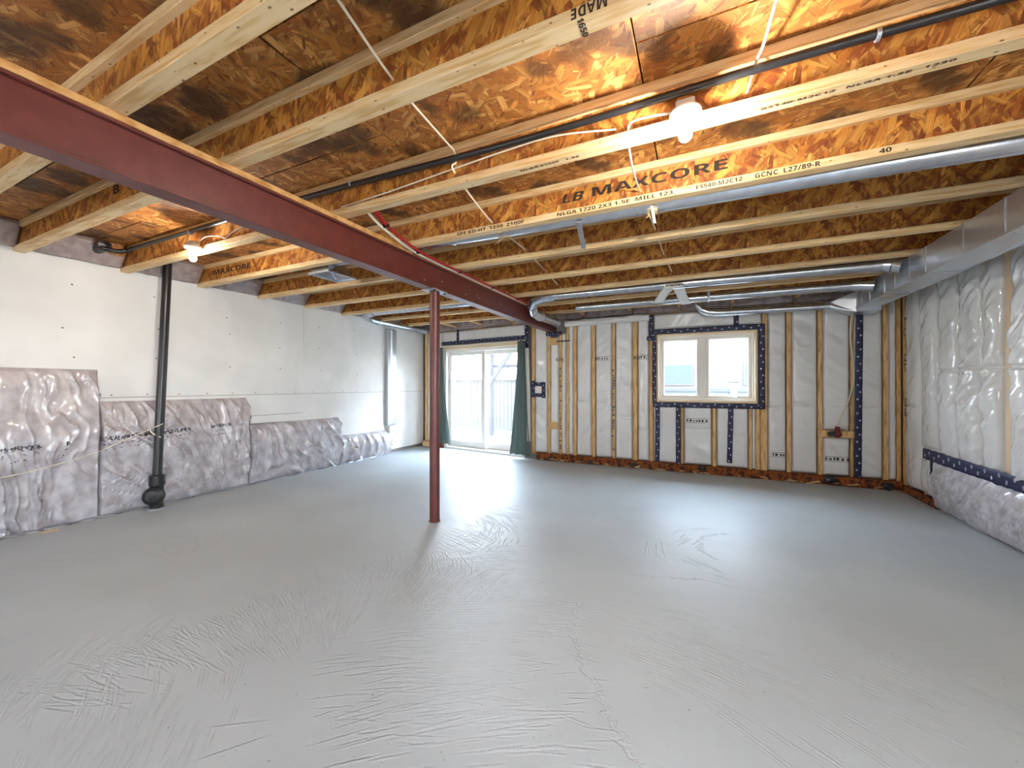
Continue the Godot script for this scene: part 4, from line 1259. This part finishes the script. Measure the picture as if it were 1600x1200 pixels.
func build_details() -> void:
	# insulation blanket along the foundation, four stepped lengths
	var bl := thing("foundation_blanket", "grey insulation blanket in clear poly along the foot of the left wall", "insulation", Vector3(-5.6, 0, -3.0))
	for s: Array in [[3.2, -0.6, 1.505, 5.0], [-0.6, -1.832, 1.505, 1.0], [-1.832, -3.312, 1.178, 2.0], [-3.312, -4.836, 0.80, 3.0], [-4.836, -6.06, 0.465, 4.0]]:
		var len: float = s[0] - s[1]
		var nu := int(minf(len / 0.011, 340))
		var nv := int(s[2] / 0.02)
		var p := []
		var uv := []
		for i in nu + 1:
			var col := PackedVector3Array()
			var cu := []
			for j in nv + 1:
				var u := float(i) / nu
				var v := float(j) / nv
				var a: float = -s[0] + u * len
				var y: float = s[2] * v
				# belly low down, tight at the top, tucked in at the floor
				var belly := 0.085 * pow(sin(PI * pow(1.0 - v, 0.8)), 0.8) + 0.03 * (1.0 - v)
				# folds gather at the top corners and sweep down to the right
				var drop: float = s[2] - y
				var lean: float = 0.36 + 0.3 * sin(a * 2.6 + s[3] * 0.9)
				var q := a - lean * drop * (0.6 + 0.5 * drop)
				var r := pleat(q, drop, s[3])
				var g := soft.get_noise_3d(a * 1.6, y * 1.6, s[3])
				var amp := 0.075 * smoothstep(0.0, 0.2, drop + 0.05)
				if s[3] == 1.0:
					amp *= lerpf(1.0, 0.25, smoothstep(0.7, 1.1, y)) if a < 1.45 else 0.8
				var x := -5.622 + belly * (1.0 + 0.5 * g) + amp * r
				if j == nv or i == 0 or i == nu:
					x = -5.635
				col.append(Vector3(x + 5.6, y + 0.004, -a + 3.0))
				cu.append(Vector2((a - 1.0) / 5.2, 1.0 - y / 1.56))
			p.append(col)
			uv.append(cu)
		var m := MB.new()
		m.grid(p, Vector3(1, 0, 0), uv)
		put(m, "blanket_length", M.blanket, bl)
	put(strip([Vector3(0.075, 0.012, 2.5), Vector3(0.07, 0.012, 1.2), Vector3(0.07, 0.012, 0.3), Vector3(0.06, 0.012, -1.5), Vector3(0.04, 0.012, -2.9)], 0.05, Vector3(1, 0, 0), Vector3.UP, 0.02), "poly_hem", M.zinc_dull, bl)
	# grey blanket at the foot of the right wall
	var rb := thing("foundation_blanket", "grey insulation blanket under the navy tape on the right wall", "insulation", Vector3(2.3, 0, -4.8))
	var p := []
	for i in 131:
		var col := PackedVector3Array()
		for j in 31:
			var u := i / 130.0
			var v := j / 30.0
			var a := -5.9 + 2.3 * u
			var y := 0.54 * v
			var q := a + (0.54 - y) * (0.9 + 0.5 * sin(a * 3.0))
			var r := 1.3 * pleat(q, 0.54 - y, 7.0)
			var belly := 0.10 * sqrt(sin(PI * clampf(1.0 - v * 0.96, 0.0, 1.0)))
			var x := 2.345 - belly * minf(1.0, u * 24.0) - 0.026 * (r + 0.2) * minf(1.0, (1.0 - v) * 6.0)
			if j == 0 or i == 0 or i == 130:
				x = 2.37
			if j == 30:
				x = 2.30
			col.append(Vector3(x - 2.3, y + 0.004, a + 4.8))
		p.append(col)
	var m := MB.new()
	m.grid(p, Vector3(-1, 0, 0))
	put(m, "blanket", M.wool, rb)
	var ed := MB.new()
	ed.sweep(smooth_path([Vector3(2.30, 0.012, -5.78), Vector3(2.31, 0.012, -5.4), Vector3(2.325, 0.012, -5.1), Vector3(2.35, 0.012, -4.86)]), 0.014, 8, true, 0.6)
	tag(put(ed, "floor_edging", M.zinc_dull), "thin grey edging strip on the floor along the right wall", "edging")
	# curtains
	curtain("grey-green curtain gathered at the left of the patio door", -5.12, -4.92, -5.12, -4.70, 0.12, 2.15, 3.0)
	curtain("grey-green curtain hanging at the right of the patio door", -3.05, -2.89, -3.22, -2.775, 0.07, 2.18, 8.0)
	tag(put(strip([Vector3(-2.885, 2.03, back(-2.885, 0.07)), Vector3(-2.845, 1.2, back(-2.845, 0.075)), Vector3(-2.83, 0.33, back(-2.83, 0.075))], 0.07, Vector3(1, 0, 0), Vector3(0, 0, 1)), "curtain_lining", M.fabric), "narrow white lining strip beside the right hand curtain", "curtain")
	var rod := MB.new()
	rod.sweep([Vector3(-5.1, 2.165, back(-5.1, 0.1)), Vector3(-2.88, 2.175, back(-2.88, 0.1))], 0.008, 8)
	tag(put(rod, "curtain_rod", M.porcelain), "thin white curtain rod above the patio door", "curtain rod")
	# electrical box
	var eb := thing("outlet_box", "white covered electrical box in a ring of navy tape", "electrical box", Vector3(-2.65, 1.27, -6.66))
	put(bx(Vector3(-0.065, -0.065, -0.03), Vector3(0.065, 0.065, 0.022), 0.006), "cover", M.vinyl, eb)
	for r: Array in [[Vector3(-0.14, 0.095, 0.012), Vector3(0.14, 0.095, 0.012), 0.07, Vector3.UP], [Vector3(-0.12, -0.095, 0.012), Vector3(0.12, -0.095, 0.012), 0.06, Vector3.UP], [Vector3(-0.1, 0.16, 0.014), Vector3(-0.1, -0.14, 0.014), 0.06, Vector3(1, 0, 0)], [Vector3(0.105, 0.12, 0.014), Vector3(0.1, -0.15, 0.014), 0.06, Vector3(1, 0, 0)]]:
		put(strip([r[0], r[1]], r[2], r[3], Vector3(0, 0, 1), 0.02), "tape_flap", M.tape, eb)
	# beam pocket
	tag(put(strip([Vector3(-2.5, 2.265, -6.63), Vector3(-2.36, 2.25, -6.625), Vector3(-2.2, 2.275, -6.63)], 0.06, Vector3.UP, Vector3(0, 0, 1), 0.02), "tape_strip", M.tape), "crumpled navy tape under the end of the red beam", "tape")
	for y: float in [2.06, 0.57]:
		tag(put(bx(Vector3(-2.43, y, -6.66), Vector3(-2.285, y + 0.13, -6.645), 0.003), "cardboard_patch", M.card), "tan cardboard patch under the beam end, %s" % ("upper" if y > 1.0 else "lower"), "patch")
	tag(put(tube([Vector3(-2.30, 2.12, -6.645), Vector3(-2.2, 2.125, -6.64), Vector3(-2.06, 2.13, -6.645)], 0.012, 6), "nail_bar", M.abs), "short dark rod between the studs below the beam end", "rod")
	# printed strips on the batts
	var z := -6.648
	for s: Array in [[-1.64, -1.37, 1.80], [-1.0, -0.76, 1.80], [-2.33, -2.14, 1.80], [-0.22, 0.10, 0.81], [0.9, 1.08, 0.37], [1.50, 1.78, 0.36]]:
		batt_print(Vector3(s[0], s[2], z), s[1] - s[0], Vector3(1, 0, 0), Vector3(0, 0, 1), 6)
	for y: float in [1.95, 1.5, 0.95]:
		batt_print(Vector3(2.312, y, -6.58), 0.26, Vector3(0, 1, 0), Vector3(-1, 0, 0), 6)
	# dark marks down two stud faces
	for x: float in [-2.246, -1.315]:
		var k := MB.new()
		rng.seed = int(absf(x) * 100)
		for j in 34:
			var y := 0.18 + j * 0.044
			if rng.randf() < 0.75:
				k.box(Vector3(x - 0.02, y, -6.699), Vector3(x + rng.randf_range(0.0, 0.02), y + rng.randf_range(0.012, 0.03), -6.694), 0.001)
		var o := put(k, "printed_marks", M.abs, get_node("wall_back"))
		o.set_meta("kind", "stuff")
	# plastic sheet bunched along the top of the back wall
	var sh := []
	for i in 91:
		var col := PackedVector3Array()
		for j in 13:
			var u := i / 90.0
			var v := j / 12.0
			var x := -2.14 + 1.40 * u
			var r := fold.get_noise_2d(x * 1.5 + v * 2.0, v * 5.0)
			var ang := PI * (v * 1.15 - 0.1)
			col.append(Vector3(x, 2.42 + 0.02 * u - 0.055 * cos(ang) * -1.0 + 0.012 * r, -6.66 + 0.07 * maxf(sin(ang), -0.2) + 0.02 * r))
		sh.append(col)
	m = MB.new()
	m.grid(sh, Vector3(0, 0, 1))
	tag(put(m, "poly_sheet", M.poly), "clear plastic sheet bunched along the top of the back wall left of the window", "plastic sheet")
	tag(put(tube([Vector3(-2.1, 2.475, -6.6), Vector3(-1.9, 2.47, -6.585), Vector3(-1.83, 2.485, -6.59), Vector3(-1.6, 2.478, -6.59), Vector3(-1.0, 2.49, -6.6)], 0.006, 6), "cable", M.abs), "thin black cable lying on the plastic sheet roll", "cable")
	# debris along the bottom plate
	var db := MB.new()
	rng.seed = 6
	for k in 46:
		var x := rng.randf_range(-2.6, 2.25)
		var c := Vector3(x, rng.randf_range(0.006, 0.04), back(x, 0.045 + rng.randf_range(0.0, 0.03)))
		var h := Vector3(rng.randf_range(0.015, 0.075), rng.randf_range(0.002, 0.007), rng.randf_range(0.008, 0.02))
		db.box(-h, h, 0.005, Transform3D(Basis.from_euler(Vector3(rng.randf_range(-0.4, 0.4), 0.2, rng.randf_range(-0.25, 0.25))), c))
	var dbo := tag(put(db, "plate_debris", M.paper), "torn foam and paper scraps along the bottom plate", "debris")
	dbo.set_meta("kind", "stuff")
	for c: Array in [[1.57, 0.075, 0.06], [0.02, 0.09, 0.04], [-2.42, 0.06, 0.032], [-0.98, 0.06, 0.035], [2.17, 0.05, 0.05], [-1.7, 0.05, 0.03]]:
		var k := MB.new()
		var g := []
		for i in 15:
			var col := PackedVector3Array()
			for j in 9:
				var a := TAU * i / 14.0
				var b := PI * j / 8.0
				var r: float = c[2] * (1.0 + 0.35 * soft.get_noise_3d(cos(a) * 2.0, b * 2.0, c[0] * 9.0 + sin(a)))
				col.append(Vector3(c[0] + r * 1.3 * sin(b) * cos(a), c[1] + r * cos(b), -6.645 + r * 0.7 * sin(b) * sin(a)))
			g.append(col)
		for i in 14:
			for j in 8:
				var n: Vector3 = g[i][j] - Vector3(c[0], c[1], -6.645)
				k.flat([g[i][j], g[i + 1][j], g[i + 1][j + 1], g[i][j + 1]], n)
		put(k, "foam_lump", M.abs, get_node("wall_back"))
	# bits hanging from the ducts
	var st := tag(put(bx(Vector3(-0.02, -0.012, -0.29), Vector3(0.02, 0.0, 0.29), 0.003), "hanger_strip", M.zinc_dull), "short grey metal strip crossing behind the long round duct", "strip")
	st.transform = Transform3D(Basis(Vector3(0, 1, 0), 0.2), Vector3(-0.87, 2.562, -3.12))
	for c: Array in [[-0.30, "torn tan paper collar on the long duct, nearer the lamp"], [-1.46, "torn tan paper collar on the long duct, nearer the beam"]]:
		var k := MB.new()
		rng.seed = int(absf(c[0]) * 100)
		var y := 2.612 if c[0] > -1.0 else 2.632
		for i in 11:
			var a := -2.5 + i * 0.36
			var r0 := 0.064
			var tip := Vector3(c[0] + rng.randf_range(-0.1, 0.1), y + sin(a) * rng.randf_range(0.08, 0.13), -2.895 + cos(a) * 0.09)
			var q := Vector3(c[0] - 0.035, y + sin(a - 0.2) * r0, -2.895 + cos(a - 0.2) * r0)
			var w := Vector3(c[0] + 0.035, y + sin(a + 0.25) * r0, -2.895 + cos(a + 0.25) * r0)
			k.flat([q, w, tip], Vector3(0, sin(a), cos(a)))
			k.flat([q + Vector3(0, 0, -0.004), w + Vector3(0, 0, -0.004), tip], Vector3(0, -sin(a), -cos(a)))
		tag(put(k, "paper_collar", M.paper), c[1], "paper")
	tag(put(strip([Vector3(-0.30, 2.57, -2.83), Vector3(-0.29, 2.51, -2.83), Vector3(-0.28, 2.45, -2.835)], 0.018, Vector3(1, 0, 0), Vector3(0, 0, 1)), "paper_tail", M.fabric), "white tape tail hanging from the paper collar near the lamp", "tape")
	# white tape draped over the twin ducts
	var tw := thing("tape_drape", "two white fabric strips draped in a peak over the twin ducts", "tape")
	put(strip([Vector3(-0.27, 2.635, -5.13), Vector3(-0.33, 2.52, -5.04), Vector3(-0.42, 2.495, -5.3), Vector3(-0.52, 2.47, -5.7)], 0.12, Vector3(1, 0, 0), Vector3(0.2, -1, 0.5).normalized(), 0.012), "strip", M.fabric, tw)
	put(strip([Vector3(-0.27, 2.635, -5.13), Vector3(-0.24, 2.52, -5.04), Vector3(-0.22, 2.495, -5.4), Vector3(-0.18, 2.46, -5.9)], 0.12, Vector3(1, 0, 0), Vector3(0.2, -1, 0.5).normalized(), 0.012), "strip", M.fabric, tw)
	# scrap on the floor by the left blanket
	tag(put(bx(Vector3(-5.44, 0.0, -1.50), Vector3(-5.40, 0.012, -1.40), 0.004), "wood_scrap", M.paper), "small pale scrap on the floor by the left blanket", "scrap")
	# corner batt spilling at the far left
	m = pillow(Vector3(-5.55, 0.0, back(-5.4, 0.05)), Vector3(0.28, 0, 0.02), Vector3(0, 0.14, 0), Vector3(0, 0, 1), 0.05, 0.03, 71.0, 16, 10)
	tag(put(m, "insulation_scrap", M.paper), "tan insulation scrap on the floor in the far left corner", "insulation")

func curtain(label: String, tl: float, tr: float, bl: float, br: float, y0: float, y1: float, sd: float) -> void:
	var p := []
	for i in 61:
		var col := PackedVector3Array()
		for j in 41:
			var u := i / 60.0
			var v := j / 40.0
			var flare := pow(1.0 - v, 1.6)
			var x := lerpf(lerpf(tl, tr, u), lerpf(bl, br, u), flare)
			var f := sin(u * TAU * 3.0 + sd) * (0.018 + 0.022 * flare) + 0.008 * sin(u * TAU * 7.0 + v * 2.0)
			col.append(Vector3(x, lerpf(y0, y1, v), back(x, 0.105) + f))
		p.append(col)
	var m := MB.new()
	m.grid(p, Vector3(0, 0, 1))
	tag(put(m, "curtain", M.green), label, "curtain")

func batt_print(at: Vector3, len: float, along: Vector3, out: Vector3, n: int) -> void:
	var k := MB.new()
	var up := out.cross(along).normalized()
	var xf := Transform3D(Basis(along, up, out), at)
	k.box(Vector3(0, 0.028, 0), Vector3(len, 0.032, 0.001), 0.0, xf)
	k.box(Vector3(0, -0.032, 0), Vector3(len, -0.028, 0.001), 0.0, xf)
	rng.seed = int(absf(at.x * 100.0 + at.y * 37.0))
	var x := 0.02
	while x < len - 0.03:
		var w := rng.randf_range(0.012, 0.03)
		k.box(Vector3(x, -0.016, 0), Vector3(x + w, rng.randf_range(0.006, 0.02), 0.0012), 0.0, xf)
		x += w + rng.randf_range(0.008, 0.03)
	var o := put(k, "batt_print", M.ink, get_node("wall_right") if absf(out.x) > 0.5 else get_node("wall_back"))
	o.set_meta("kind", "stuff")
